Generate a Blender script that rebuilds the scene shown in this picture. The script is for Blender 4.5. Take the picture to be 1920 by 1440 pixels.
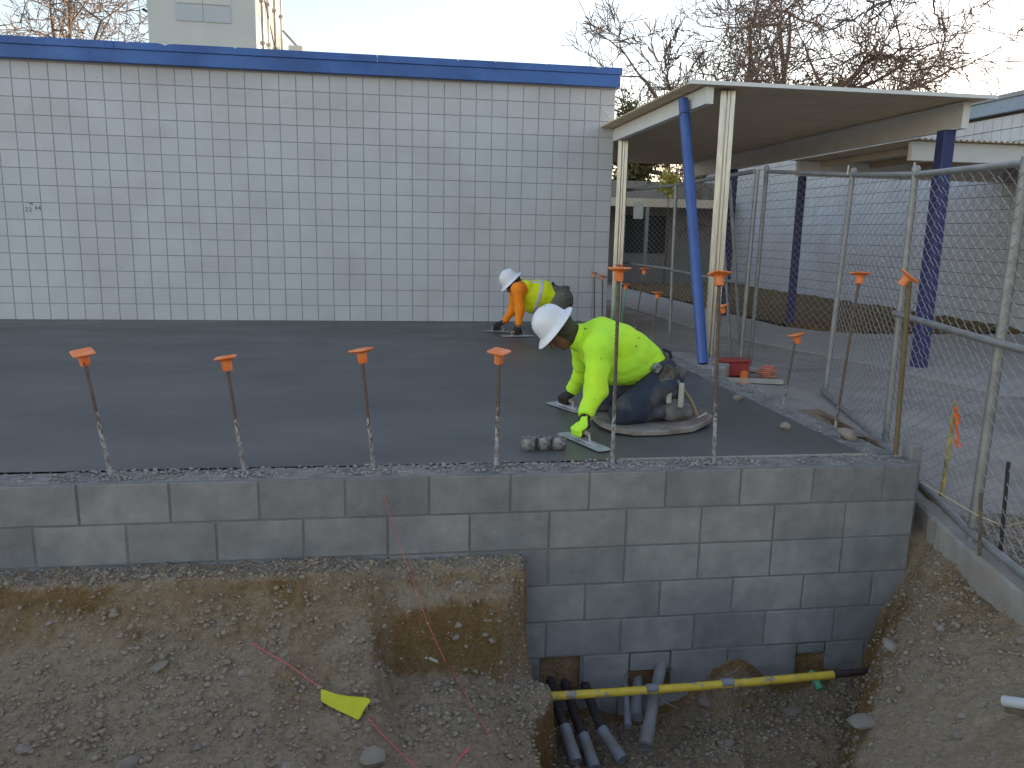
import bpy, bmesh, math, random
import numpy as np
from mathutils import Vector, Matrix

for _o in list(bpy.data.objects): bpy.data.objects.remove(_o)
SC = bpy.context.scene
COL = SC.collection
random.seed(7); RNG = np.random.default_rng(7)

# ------------------------------------------------------------------ camera
FPX = 1480.0
YAW, PITCH, ROLL = .1491, .1891, .0212
CAM = np.array([-2.803, -3.746, 1.184])
_f = np.array([math.sin(YAW)*math.cos(PITCH), math.cos(YAW)*math.cos(PITCH), -math.sin(PITCH)])
_r0 = np.array([math.cos(YAW), -math.sin(YAW), 0.0]); _u0 = np.cross(_r0, _f)
_r = math.cos(ROLL)*_r0 + math.sin(ROLL)*_u0
_u = -math.sin(ROLL)*_r0 + math.cos(ROLL)*_u0
cd = bpy.data.cameras.new('camera'); cam = bpy.data.objects.new('camera', cd); COL.objects.link(cam)
cam.matrix_world = Matrix(((_r[0], _u[0], -_f[0], CAM[0]), (_r[1], _u[1], -_f[1], CAM[1]), (_r[2], _u[2], -_f[2], CAM[2]), (0, 0, 0, 1)))
cd.sensor_fit = 'HORIZONTAL'; cd.sensor_width = 36.0; cd.lens = 36.0*FPX/1920.0
cd.clip_start = .05; cd.clip_end = 3000
SC.camera = cam

# ------------------------------------------------------------------ light
SUN_EL, SUN_AZ = math.radians(7.0), math.radians(68.0)       # azimuth measured from +Y towards +X
w = bpy.data.worlds.new('World'); SC.world = w; w.use_nodes = True
nt = w.node_tree
sky = nt.nodes.new('ShaderNodeTexSky'); sky.sky_type = 'NISHITA'; sky.sun_disc = False
sky.sun_elevation = SUN_EL; sky.sun_rotation = SUN_AZ; sky.altitude = 300
sky.air_density = 1.0; sky.dust_density = 1.0; sky.ozone_density = 1.3
bg = nt.nodes['Background']; bg.inputs['Strength'].default_value = .12
wb = nt.nodes.new('ShaderNodeMix'); wb.data_type = 'RGBA'; wb.blend_type = 'MULTIPLY'; wb.inputs[0].default_value = 1.0
wb.inputs[7].default_value = (1.23, 1.0, .94, 1)            # the photograph is balanced for open shade: one tint for the whole sky
nt.links.new(sky.outputs[0], wb.inputs[6]); nt.links.new(wb.outputs[2], bg.inputs['Color'])
sl = bpy.data.lights.new('sun', 'SUN'); so = bpy.data.objects.new('sun', sl); COL.objects.link(so)
sl.energy = 2.0; sl.angle = math.radians(.5); sl.color = (1.0, .88, .70)
sd = Vector((math.sin(SUN_AZ)*math.cos(SUN_EL), math.cos(SUN_AZ)*math.cos(SUN_EL), math.sin(SUN_EL)))
so.rotation_euler = sd.to_track_quat('Z', 'Y').to_euler(); so.location = (30, 30, 20)
SC.view_settings.view_transform = 'Standard'; SC.view_settings.look = 'None'
SC.view_settings.exposure = 2.17; SC.view_settings.gamma = 1.0
SC.view_settings.use_curve_mapping = False

# ------------------------------------------------------------------ helpers
def P(x, y, z=None, Y=None, X=None):
    """photo pixel -> point on the plane z=, Y= or X="""
    d = _f + _r*(x-960)/FPX - _u*(y-720)/FPX
    if z is not None: t = (z-CAM[2])/d[2]
    elif Y is not None: t = (Y-CAM[1])/d[1]
    else: t = (X-CAM[0])/d[0]
    return CAM + t*d

def tag(o, label=None, cat=None, group=None, kind=None):
    if label: o['label'] = label
    if cat: o['category'] = cat
    if group: o['group'] = group
    if kind: o['kind'] = kind
    return o

def empty(name, loc, label=None, cat=None, group=None):
    o = bpy.data.objects.new(name, None); COL.objects.link(o); o.location = loc
    o.empty_display_size = .1
    return tag(o, label, cat, group)

def link(name, me, parent=None, loc=None):
    o = bpy.data.objects.new(name, me); COL.objects.link(o)
    if parent is not None: o.parent = parent
    if loc is not None: o.location = loc
    return o

def npmesh(name, V, F, mat=None, smooth=False):
    """V (n,3) array, F (m,k) array, constant k"""
    V = np.asarray(V, dtype=np.float32); F = np.asarray(F, dtype=np.int32)
    me = bpy.data.meshes.new(name); n, k = F.shape
    me.vertices.add(len(V)); me.vertices.foreach_set('co', V.ravel())
    me.loops.add(n*k); me.loops.foreach_set('vertex_index', F.ravel())
    me.polygons.add(n); me.polygons.foreach_set('loop_start', np.arange(0, n*k, k, dtype=np.int32))
    me.polygons.foreach_set('loop_total', np.full(n, k, dtype=np.int32))
    me.update(calc_edges=True); me.validate()
    if mat: me.materials.append(mat)
    if smooth: me.polygons.foreach_set('use_smooth', np.ones(n, dtype=bool))
    return me

class MB:
    """collects shapes, builds ONE mesh"""
    def __init__(s): s.v = []; s.f = []; s.o = np.zeros(3)
    def at(s, o): s.o = np.array(o, dtype=float); return s
    def add(s, V, F):
        n = len(s.v); s.v += [tuple(np.array(p)-s.o) for p in V]; s.f += [tuple(i+n for i in f) for f in F]
    def box(s, a, b, M=None):
        x0, y0, z0 = a; x1, y1, z1 = b
        V = [(x0,y0,z0),(x1,y0,z0),(x1,y1,z0),(x0,y1,z0),(x0,y0,z1),(x1,y0,z1),(x1,y1,z1),(x0,y1,z1)]
        if M is not None: V = [tuple(M @ Vector(p)) for p in V]
        s.add(V, [(0,3,2,1),(4,5,6,7),(0,1,5,4),(1,2,6,5),(2,3,7,6),(3,0,4,7)]); return s
    def tube(s, pts, r, n=8, cap=True):
        pts = [np.array(p, float) for p in pts]; m = len(pts)
        rr = r if hasattr(r, '__len__') else [r]*m
        V = []; ref = None
        for i, p in enumerate(pts):
            t = pts[min(i+1, m-1)]-pts[max(i-1, 0)]; t = t/(np.linalg.norm(t)+1e-12)
            if ref is None:
                a = np.array([0, 0, 1.]) if abs(t[2]) < .9 else np.array([1., 0, 0])
                ref = np.cross(t, a)
            ref = ref-t*np.dot(ref, t); ref /= np.linalg.norm(ref)+1e-12; b = np.cross(t, ref)
            for k in range(n):
                c = 2*math.pi*k/n; V.append(p+rr[i]*(math.cos(c)*ref+math.sin(c)*b))
        F = [(i*n+k, i*n+(k+1) % n, (i+1)*n+(k+1) % n, (i+1)*n+k) for i in range(m-1) for k in range(n)]
        if cap: F += [tuple(range(n))[::-1], tuple((m-1)*n+k for k in range(n))]
        s.add(V, F); return s
    def lathe(s, prof, n=24, M=None):
        V = []; m = len(prof)
        for r, z in prof:
            for k in range(n):
                c = 2*math.pi*k/n; V.append((r*math.cos(c), r*math.sin(c), z))
        if M is not None: V = [tuple(M @ Vector(p)) for p in V]
        F = [(i*n+k, i*n+(k+1) % n, (i+1)*n+(k+1) % n, (i+1)*n+k) for i in range(m-1) for k in range(n)]
        s.add(V, F); return s
    def prism(s, poly, z0, z1):
        n = len(poly)
        V = [(x, y, z0) for x, y in poly]+[(x, y, z1) for x, y in poly]
        s.add(V, [tuple(range(n))[::-1], tuple(range(n, 2*n))]+[(i, (i+1) % n, (i+1) % n+n, i+n) for i in range(n)]); return s
    def mesh(s, name, mat=None, smooth=False, bevel=0):
        me = bpy.data.meshes.new(name); me.from_pydata(s.v, [], s.f); me.update()
        if bevel:
            bm = bmesh.new(); bm.from_mesh(me)
            bmesh.ops.bevel(bm, geom=list(bm.edges), offset=bevel, segments=1, affect='EDGES', profile=.5)
            bm.to_mesh(me); bm.free()
        if mat: me.materials.append(mat)
        if smooth:
            me.polygons.foreach_set('use_smooth', np.ones(len(me.polygons), dtype=bool))
            try: me.set_sharp_from_angle(angle=math.radians(40))
            except Exception: pass
        return me
    def build(s, name, mat=None, parent=None, smooth=False, bevel=0, loc=None):
        return link(name, s.mesh(name, mat, smooth, bevel), parent, loc)

# noise on arrays -----------------------------------------------------------
def vnoise(x, y, seed=0):
    xi = np.floor(x).astype(np.int64); yi = np.floor(y).astype(np.int64); fx = x-xi; fy = y-yi
    def h(a, b):
        n = (a*374761393+b*668265263+seed*974711) & 0x7fffffff
        n = ((n ^ (n >> 13))*1274126177) & 0x7fffffff
        return ((n ^ (n >> 16)) & 0xffff)/65535.0
    u = fx*fx*(3-2*fx); v = fy*fy*(3-2*fy)
    return (h(xi, yi)*(1-u)+h(xi+1, yi)*u)*(1-v)+(h(xi, yi+1)*(1-u)+h(xi+1, yi+1)*u)*v
def fbm(x, y, f, o=4, seed=0, g=.5):
    r = 0; a = 1; t = 0
    for i in range(o):
        r = r+a*(vnoise(x*f, y*f, seed+i*17)-.5)*2; t += a; a *= g; f *= 2.03
    return r/t
def sstep(a, b, x):
    t = np.clip((x-a)/(b-a), 0, 1); return t*t*(3-2*t)

# materials -----------------------------------------------------------------
def mat(name, col, rough=.7, var=.12, scale=6.0, bump=.0, bscale=60.0, metal=0.0, col2=None, c2scale=2.0, c2lo=.45, c2hi=.6, rnd=0.0, coords='Object', detail=6.0, spec=.5, stretch=None, speck=None, speck_s=90.0, speck_t=.72, rvar=.0):
    m = bpy.data.materials.new(name); m.use_nodes = True; t = m.node_tree; N = t.nodes; L = t.links
    b = N['Principled BSDF']; b.inputs['Roughness'].default_value = rough; b.inputs['Metallic'].default_value = metal
    b.inputs['Specular IOR Level'].default_value = spec
    if coords == 'World':
        src = N.new('ShaderNodeNewGeometry').outputs['Position']
    else:
        src = N.new('ShaderNodeTexCoord').outputs[coords]
    if stretch:
        mp = N.new('ShaderNodeMapping'); mp.inputs['Scale'].default_value = stretch; L.new(src, mp.inputs['Vector']); src = mp.outputs[0]
    def noise(sc, dt=detail, ro=.6):
        n = N.new('ShaderNodeTexNoise'); n.inputs['Scale'].default_value = sc; n.inputs['Detail'].default_value = dt; n.inputs['Roughness'].default_value = ro
        L.new(src, n.inputs['Vector']); return n
    def mix(fac, a, bb, mode='MIX'):
        x = N.new('ShaderNodeMix'); x.data_type = 'RGBA'; x.blend_type = mode
        if hasattr(fac, 'is_linked') or not isinstance(fac, (int, float)): L.new(fac, x.inputs[0])
        else: x.inputs[0].default_value = fac
        for v, i in ((a, 6), (bb, 7)):
            if isinstance(v, tuple): x.inputs[i].default_value = (*v, 1) if len(v) == 3 else v
            else: L.new(v, x.inputs[i])
        return x.outputs[2]
    cur = tuple(col)
    if col2:
        n = noise(c2scale); rp = N.new('ShaderNodeMapRange'); rp.inputs[1].default_value = c2lo; rp.inputs[2].default_value = c2hi
        L.new(n.outputs[0], rp.inputs[0]); cur = mix(rp.outputs[0], cur, tuple(col2))
    if var:
        n = noise(scale); rp = N.new('ShaderNodeMapRange'); rp.inputs[1].default_value = .3; rp.inputs[2].default_value = .7
        rp.inputs[3].default_value = 1-var; rp.inputs[4].default_value = 1+var; L.new(n.outputs[0], rp.inputs[0])
        cb = N.new('ShaderNodeCombineXYZ')
        for i in range(3): L.new(rp.outputs[0], cb.inputs[i])
        cur = mix(1.0, cur, cb.outputs[0], 'MULTIPLY')
    if rnd:
        oi = N.new('ShaderNodeObjectInfo'); rp = N.new('ShaderNodeMapRange')
        rp.inputs[3].default_value = 1-rnd; rp.inputs[4].default_value = 1+rnd; L.new(oi.outputs['Random'], rp.inputs[0])
        cb = N.new('ShaderNodeCombineXYZ')
        for i in range(3): L.new(rp.outputs[0], cb.inputs[i])
        cur = mix(1.0, cur, cb.outputs[0], 'MULTIPLY')
    if speck:
        n = noise(speck_s, 2.0); rp = N.new('ShaderNodeMapRange'); rp.inputs[1].default_value = speck_t; rp.inputs[2].default_value = speck_t+.03
        L.new(n.outputs[0], rp.inputs[0]); cur = mix(rp.outputs[0], cur, tuple(speck))
    if isinstance(cur, tuple): b.inputs['Base Color'].default_value = (*cur, 1)
    else: L.new(cur, b.inputs['Base Color'])
    if rvar:
        n = noise(scale*.7); rp = N.new('ShaderNodeMapRange'); rp.inputs[1].default_value = .3; rp.inputs[2].default_value = .7
        rp.inputs[3].default_value = rough-rvar; rp.inputs[4].default_value = rough+rvar; L.new(n.outputs[0], rp.inputs[0]); L.new(rp.outputs[0], b.inputs['Roughness'])
    if bump:
        n = noise(bscale, 8.0, .65); bp = N.new('ShaderNodeBump'); bp.inputs['Strength'].default_value = bump; bp.inputs['Distance'].default_value = .01
        L.new(n.outputs[0], bp.inputs['Height']); L.new(bp.outputs[0], b.inputs['Normal'])
    return m

M = {}
M['paint_block'] = mat('painted_block', (.56, .565, .585), .75, .05, 2.5, .25, 120, rnd=.03, col2=(.50, .485, .485), c2scale=.9, c2lo=.42, c2hi=.7, coords='World', speck=(.33, .33, .35), speck_s=26, speck_t=.735)
M['paint_joint'] = mat('painted_joint', (.36, .37, .40), .85, .1, 5)
M['cmu'] = mat('grey_block', (.30, .287, .275), .92, .16, 9, .8, 170, rnd=.14, col2=(.235, .23, .228), c2scale=1.7, coords='World', speck=(.36, .355, .35), speck_s=160, speck_t=.66)
M['mortar'] = mat('mortar', (.20, .195, .19), .95, .18, 14, .5, 140)
M['grout'] = mat('rough_grout', (.255, .238, .215), .95, .2, 22, .8, 90, col2=(.18, .17, .155), c2scale=9)
M['slab'] = mat('fresh_concrete', (.080, .076, .071), .45, .12, 1.3, .06, 7, col2=(.110, .104, .096), c2scale=.6, c2lo=.38, c2hi=.68, stretch=(.8, 1.25, 1), rvar=.10)
M['blue_fascia'] = mat('blue_metal_paint', (.03, .10, .33), .45, .14, 3, .1, 20, col2=(.045, .14, .42), c2scale=1.2, rvar=.08)
M['blue_chip'] = mat('chipped_primer', (.6, .62, .66), .7, .1)
M['blue_post'] = mat('blue_post_paint', (.05, .11, .34), .42, .12, 5, .05, 30, speck=(.35, .4, .5), speck_s=38, speck_t=.74)
M['dark_blue'] = mat('dark_blue_paint', (.045, .05, .15), .55, .12, 5)
M['galv'] = mat('galvanised_steel', (.44, .43, .41), .33, .22, 6, .05, 30, metal=.85, stretch=(6, 6, .7))
M['galv_dull'] = mat('weathered_galvanised', (.29, .285, .275), .5, .2, 12, .1, 60, metal=.5)
M['wire'] = mat('galvanised_wire', (.40, .39, .37), .55, .12, 30, metal=.4)
M['beam'] = mat('cream_beam_paint', (.80, .78, .73), .5, .06, 4, .04, 30)
M['roof'] = mat('tan_metal_roof', (.70, .57, .40), .5, .10, 3, .05, 20, metal=.0)
M['gravel_ground'] = mat('packed_gravel_ground', (.37, .318, .272), .95, .18, 3, .9, 60, col2=(.30, .26, .225), c2scale=1.1, speck=(.46, .43, .40), speck_s=70, speck_t=.64, spec=.2)
M['sidewalk'] = mat('old_concrete_walk', (.42, .375, .33), .9, .1, 3, .3, 60)
M['mulch'] = mat('dark_leaf_mulch', (.16, .098, .045), .95, .4, 16, 1.0, 30, col2=(.20, .14, .07), c2scale=9, spec=.1)
M['orange'] = mat('orange_plastic', (.85, .20, .035), .48, .10, 9, .05, 60, spec=.4, rnd=.06, col2=(.80, .27, .10), c2scale=14)
M['orange_faded'] = mat('dusty_orange_plastic', (.72, .25, .14), .7, .12, 9, .05, 60)
M['rebar'] = mat('rusty_rebar', (.12, .095, .08), .75, .3, 40, .3, 200, col2=(.17, .10, .06), c2scale=14)
M['rebar_cem'] = mat('cement_splashed_rebar', (.38, .375, .37), .9, .25, 40, .4, 150, col2=(.15, .12, .10), c2scale=25)
M['olive'] = mat('olive_painted_rod', (.16, .12, .05), .6, .2, 14, .1, 60)
M['green_rod'] = mat('green_coated_rod', (.12, .42, .22), .5, .1, 14)
M['wood'] = mat('bare_wood', (.33, .25, .16), .8, .2, 8, .3, 60, stretch=(1, 1, 8))
M['pale_wood'] = mat('grey_pale_wood', (.46, .42, .35), .8, .2, 8, .3, 60)
M['yellow_stake'] = mat('yellow_stake_paint', (.55, .42, .08), .7, .2, 20, col2=(.33, .25, .10), c2scale=12)
M['yellow_pipe'] = mat('yellow_gas_pipe', (.72, .50, .05), .5, .14, 14, .05, 60, col2=(.33, .29, .22), c2scale=11, c2lo=.56, c2hi=.62)
M['pvc'] = mat('grey_pvc', (.25, .26, .29), .5, .12, 9, .05, 50, col2=(.20, .18, .16), c2scale=7)
M['white_pvc'] = mat('white_pvc', (.50, .50, .49), .5, .15, 9)
M['flex'] = mat('dark_flexible_sleeve', (.055, .04, .04), .6, .3, 30)
M['black'] = mat('black_rubber', (.02, .02, .022), .6, .2, 20, .1, 60)
M['soil_dark'] = mat('dark_soil', (.07, .055, .042), .97, .3, 18, .8, 50)
M['flag'] = mat('yellow_flagging', (.62, .58, .03), .5, .08, 20, spec=.3)
M['pink'] = mat('pink_string', (.75, .13, .14), .7, .1, 20)
M['cream_string'] = mat('cream_string', (.62, .55, .33), .8, .1, 20)
M['ribbon'] = mat('orange_ribbon', (.95, .17, .02), .5, .05, 20)
M['rock'] = mat('pale_rock', (.34, .28, .22), .92, .18, 14, .6, 60, rnd=.18)
M['pebble'] = mat('pebbles', (.30, .232, .165), .95, .45, 60, .3, 80)
M['white_unit'] = mat('rooftop_unit_paint', (.52, .535, .50), .5, .05, 3)
M['unit_panel'] = mat('rooftop_unit_panel', (.44, .47, .49), .5, .05, 3)
M['bark'] = mat('bare_bark', (.10, .08, .065), .95, .2, 6)
M['twig'] = mat('pale_twig', (.17, .12, .09), .95, .2, 6)
M['evergreen'] = mat('dull_evergreen', (.075, .07, .025), .9, .4, 2, col2=(.13, .10, .035), c2scale=1.5)
M['yellow_leaf'] = mat('yellow_leaf', (.42, .36, .06), .8, .3, 6)
M['grey_roofing'] = mat('roof_membrane', (.30, .30, .30), .9, .1, 3)
M['fascia2'] = mat('grey_blue_fascia', (.24, .30, .38), .5, .1, 3)
M['far_wall'] = mat('cream_stucco', (.24, .21, .185), .85, .08, 3, .2, 60)
M['purple_door'] = mat('purple_door', (.07, .065, .16), .5, .1, 3)
M['red_paint'] = mat('dull_red_paint', (.30, .045, .035), .6, .15, 9)
M['graphite'] = mat('pencil_mark', (.09, .09, .11), .8, .1)
M['steel'] = mat('trowel_steel', (.44, .44, .45), .42, .16, 14, .03, 60, metal=.25)
M['hat'] = mat('white_hard_hat', (.84, .84, .85), .36, .05, 8, .02, 60, speck=(.10, .11, .14), speck_s=20, speck_t=.69)
M['skin'] = mat('skin', (.20, .09, .055), .55, .1, 20)
M['skin2'] = mat('skin_light', (.28, .13, .085), .55, .1, 20)
M['neon'] = mat('neon_yellow_fabric', (.56, 1.0, .05), .85, .07, 9, .35, 14, speck=(.06, .12, .02), speck_s=22, speck_t=.70, col2=(.64, 1.0, .035), c2scale=4)
M['vest'] = mat('yellow_vest_fabric', (.80, .88, .012), .8, .07, 9, .35, 16)
M['orange_cloth'] = mat('orange_fabric', (1.0, .27, .01), .85, .07, 9, .35, 16)
M['stripe'] = mat('silver_stripe', (.60, .60, .60), .4, .1, 30)
M['denim'] = mat('dusty_denim', (.035, .045, .075), .9, .25, 9, .4, 40, col2=(.13, .12, .115), c2scale=5, c2lo=.5, c2hi=.68)
M['khaki'] = mat('dusty_work_trousers', (.14, .125, .105), .9, .22, 9, .4, 40)
M['scarf'] = mat('dark_olive_cloth', (.055, .05, .028), .9, .25, 12, .3, 40)
M['glove'] = mat('dark_glove', (.028, .022, .020), .75, .25, 30, .2, 60)
M['leather'] = mat('worn_leather', (.075, .06, .048), .7, .3, 20, .3, 50, col2=(.16, .15, .14), c2scale=10)
M['boot'] = mat('cement_dusted_boot', (.11, .11, .125), .8, .25, 14, .3, 50, col2=(.19, .18, .17), c2scale=8)
M['kneeboard'] = mat('cement_caked_board', (.30, .27, .23), .85, .25, 9, .4, 50, col2=(.20, .15, .12), c2scale=5)
M['can'] = mat('crumpled_grey_tin', (.30, .29, .29), .5, .5, 30, .9, 40, metal=.4, col2=(.12, .12, .12), c2scale=22)
M['conc_kerb'] = mat('kerb_concrete', (.37, .345, .31), .92, .15, 6, .5, 60, col2=(.28, .24, .20), c2scale=3)
M['tarp'] = mat('red_plastic', (.38, .05, .045), .5, .2, 9)
# ================================================================== SETTING
GZ = -.15
B, H = .4064, .2032

def fence_x(y):            # line of the fence kerb near the excavation
    return .19+.17*y
# ---- excavation terrain --------------------------------------------------
def scoop(x, y):
    return sstep(-2.95, -2.78, x)
def terrain_h(x, y):
    d = -y                                                   # distance out from the wall face
    n1 = fbm(x, y, 1.7, 4, 3); n2 = fbm(x, y, 6.0, 4, 11); n3 = fbm(x, y, 19, 3, 23)
    # left slope: bench along the wall, then a bank falling towards the camera
    be = .18+.04*n1
    s = np.maximum(d-be, 0)
    zl = -.41-.012*n2-.25*(1-np.exp(-s/.12))*1.0-.40*s+.035*n1*sstep(0, .2, s)
    # hollow dug out of the bank beside the cut edge
    sc = sstep(-2.96, -2.80, x+.06*n2)
    fy = .19+.05*n2+.07*sstep(-2.35, -2.15, x)*-1
    top = -.43-.15*sstep(0.05, .22, d)
    zs = top*(1-sstep(fy, fy+.11, d))+(-.90-.10*sstep(-2.6, -2.15, x)-.16*np.maximum(d-.3, 0))*sstep(fy, fy+.11, d)
    zl = zl*(1-sc)+np.minimum(zs, zl+.02)*sc
    # trench in front of the tall part of the wall
    edge = -2.155+.10*sstep(.15, .3, d)-.12*sstep(.33, .6, d)+.025*n2
    zt = -1.40+.04*n2+.03*n1
    zt = zt+.27*np.exp(-((x+.97)/.20)**2-(d/.14)**2)+.17*np.exp(-((x+.35)/.25)**2-(d/.2)**2)+.10*sstep(.0, .5, d)*sstep(-1.4, -.6, x)
    tr = sstep(edge-.015, edge+.035, x)
    z = zl*(1-tr)+zt*tr
    # right bank under the fence
    xe = -.10-.75*d+.05*n2+.04*n1
    xf = fence_x(y)
    q = np.clip((xf-x)/np.maximum(xf-xe, .1), 0, 1)
    zb = -.365-.12*q-.36*q**1.5-.12*np.clip(d, 0, 1.2)+.03*n1+.02*n2
    bk = sstep(xe-.14, xe+.02, x)
    z = z*(1-bk)+zb*bk
    # behind the fence kerb: yard level
    yard = GZ-.15*(1-sstep(-.2, 1.1, y))+.008*n2
    yk = sstep(xf-.03, xf+.03, x)
    z = z*(1-yk)+yard*yk
    # strip between the slab edge and the fence, beyond the wall corner
    st = sstep(-.02, .10, y)*(1-yk)
    zst = -.42+.22*sstep(.15, .6, y)+.05*sstep(.6, 1.2, y)
    z = z*(1-st)+(zst+.015*n2)*st
    z = z+.016*n3+.008*fbm(x, y, 55, 2, 41)+.018*n2*sstep(.2, .4, d)
    # far rim behind the camera
    r = sstep(1.7, 3.0, d); z = z*(1-r)+(-.38+.05*n1)*r
    # meet the ground sheet at the outer border
    bx = np.maximum(sstep(-7.5, -8.9, x), np.maximum(sstep(2.2, 3.15, x), np.maximum(sstep(-5.5, -6.9, y), sstep(1.5, 1.98, y))))
    return z*(1-bx)+GZ*bx
def spaced(a, b, lo, hi, fine, grow=1.18, mx=.25):
    L = list(np.arange(lo, hi+1e-9, fine)); s = fine; v = lo; left = []
    while v > a: s = min(s*grow, mx); v -= s; left.append(max(v, a))
    s = fine; v = hi; right = []
    while v < b: s = min(s*grow, mx); v += s; right.append(min(v, b))
    return np.array(left[::-1]+L+right)
gx = spaced(-9, 3.2, -5.0, .75, .0125); gy = spaced(-7, 2.0, -1.25, .02, .011)
YMAX = gy[np.argmin(abs(gy-.03))]
XX, YY = np.meshgrid(gx, gy); ZZ = terrain_h(XX, YY)
# push steep faces about sideways so that they are lumpy, not extruded
JX = XX+.016*fbm(XX+ZZ*3, YY-ZZ*2, 9, 3, 77); JY = YY+.016*fbm(XX-ZZ*2, YY+ZZ*3, 9, 3, 78)
inn = sstep(-8.8, -8, XX)*(1-sstep(2.6, 3.1, XX))*sstep(-6.9, -6, YY)*(1-sstep(-.10, -.02, YY))
V = np.stack([XX+(JX-XX)*inn, YY+(JY-YY)*inn, ZZ], -1).reshape(-1, 3)
nx, ny = len(gx), len(gy)
I = np.arange(nx*ny).reshape(ny, nx)
q4 = np.stack([I[:-1, :-1], I[:-1, 1:], I[1:, 1:], I[1:, :-1]], -1)
cxm = (gx[:-1]+gx[1:])/2; cym = (gy[:-1]+gy[1:])/2
keep = ~((cxm[None, :] < 0.0) & (cym[:, None] > YMAX))
TF = q4[keep]
used = np.zeros(nx*ny, bool); used[TF.ravel()] = True; remap = np.cumsum(used)-1
def soil_material():
    m = bpy.data.materials.new('excavated_soil'); m.use_nodes = True; N = m.node_tree.nodes; L = m.node_tree.links
    b = N['Principled BSDF']; b.inputs['Roughness'].default_value = .97; b.inputs['Specular IOR Level'].default_value = .2
    tc = N.new('ShaderNodeTexCoord'); at = N.new('ShaderNodeAttribute'); at.attribute_name = 'moist'
    n1 = N.new('ShaderNodeTexNoise'); n1.inputs['Scale'].default_value = 7; n1.inputs['Detail'].default_value = 8; n1.inputs['Roughness'].default_value = .7
    n2 = N.new('ShaderNodeTexNoise'); n2.inputs['Scale'].default_value = 45; n2.inputs['Detail'].default_value = 6; n2.inputs['Roughness'].default_value = .7
    n3 = N.new('ShaderNodeTexVoronoi'); n3.inputs['Scale'].default_value = 75
    for n in (n1, n2, n3): L.new(tc.outputs['Object'], n.inputs['Vector'])
    mx = N.new('ShaderNodeMix'); mx.data_type = 'RGBA'
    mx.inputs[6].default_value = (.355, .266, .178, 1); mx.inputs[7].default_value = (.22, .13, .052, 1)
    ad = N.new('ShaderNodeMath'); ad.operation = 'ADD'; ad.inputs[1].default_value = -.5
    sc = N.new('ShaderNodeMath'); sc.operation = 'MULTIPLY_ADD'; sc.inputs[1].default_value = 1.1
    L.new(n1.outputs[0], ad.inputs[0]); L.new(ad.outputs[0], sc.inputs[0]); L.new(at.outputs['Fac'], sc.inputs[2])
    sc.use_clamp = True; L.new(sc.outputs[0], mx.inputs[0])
    rp = N.new('ShaderNodeMapRange'); rp.inputs[1].default_value = .3; rp.inputs[2].default_value = .7; rp.inputs[3].default_value = .74; rp.inputs[4].default_value = 1.24
    L.new(n2.outputs[0], rp.inputs[0])
    cb = N.new('ShaderNodeCombineXYZ')
    for i in range(3): L.new(rp.outputs[0], cb.inputs[i])
    mm = N.new('ShaderNodeMix'); mm.data_type = 'RGBA'; mm.blend_type = 'MULTIPLY'; mm.inputs[0].default_value = 1
    L.new(mx.outputs[2], mm.inputs[6]); L.new(cb.outputs[0], mm.inputs[7]); L.new(mm.outputs[2], b.inputs['Base Color'])
    ba = N.new('ShaderNodeMath'); ba.operation = 'MULTIPLY_ADD'; ba.inputs[1].default_value = -.35
    L.new(n3.outputs['Distance'], ba.inputs[0]); L.new(n2.outputs[0], ba.inputs[2])
    bp = N.new('ShaderNodeBump'); bp.inputs['Strength'].default_value = 1.0; bp.inputs['Distance'].default_value = .02
    L.new(ba.outputs[0], bp.inputs['Height']); L.new(bp.outputs[0], b.inputs['Normal'])
    return m
M['soil'] = soil_material()
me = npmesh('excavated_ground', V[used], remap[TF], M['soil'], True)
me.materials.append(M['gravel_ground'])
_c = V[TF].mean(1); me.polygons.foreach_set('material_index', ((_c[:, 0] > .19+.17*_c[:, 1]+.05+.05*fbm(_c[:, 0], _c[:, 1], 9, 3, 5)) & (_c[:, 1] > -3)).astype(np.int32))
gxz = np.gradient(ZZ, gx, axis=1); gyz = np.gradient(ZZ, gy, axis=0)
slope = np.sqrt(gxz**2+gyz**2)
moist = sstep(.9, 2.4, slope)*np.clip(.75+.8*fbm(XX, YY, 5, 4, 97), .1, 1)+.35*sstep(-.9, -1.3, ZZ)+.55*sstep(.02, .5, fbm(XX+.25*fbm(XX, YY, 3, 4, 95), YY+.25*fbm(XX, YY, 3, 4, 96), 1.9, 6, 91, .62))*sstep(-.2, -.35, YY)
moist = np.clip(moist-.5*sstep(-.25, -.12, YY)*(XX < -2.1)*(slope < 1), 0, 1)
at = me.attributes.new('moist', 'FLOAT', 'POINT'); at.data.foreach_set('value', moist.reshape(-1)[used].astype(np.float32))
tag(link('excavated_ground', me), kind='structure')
def terr(x, y):
    i = int(np.clip(np.searchsorted(gx, x), 1, nx-1)); j = int(np.clip(np.searchsorted(gy, y), 1, ny-1))
    fx = (x-gx[i-1])/(gx[i]-gx[i-1]); fy_ = (y-gy[j-1])/(gy[j]-gy[j-1])
    return float((ZZ[j-1, i-1]*(1-fx)+ZZ[j-1, i]*fx)*(1-fy_)+(ZZ[j, i-1]*(1-fx)+ZZ[j, i]*fx)*fy_)
def on_ground(px, py, lift=0.0):
    """first hit of the pixel's ray with the excavation"""
    d = _f+_r*(px-960)/FPX-_u*(py-720)/FPX; d = d/np.linalg.norm(d); t = 1.5
    while t < 9:
        p = CAM+d*t
        if p[2] < terr(p[0], p[1])+lift: return p
        t += .006
    return CAM+d*4

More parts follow.
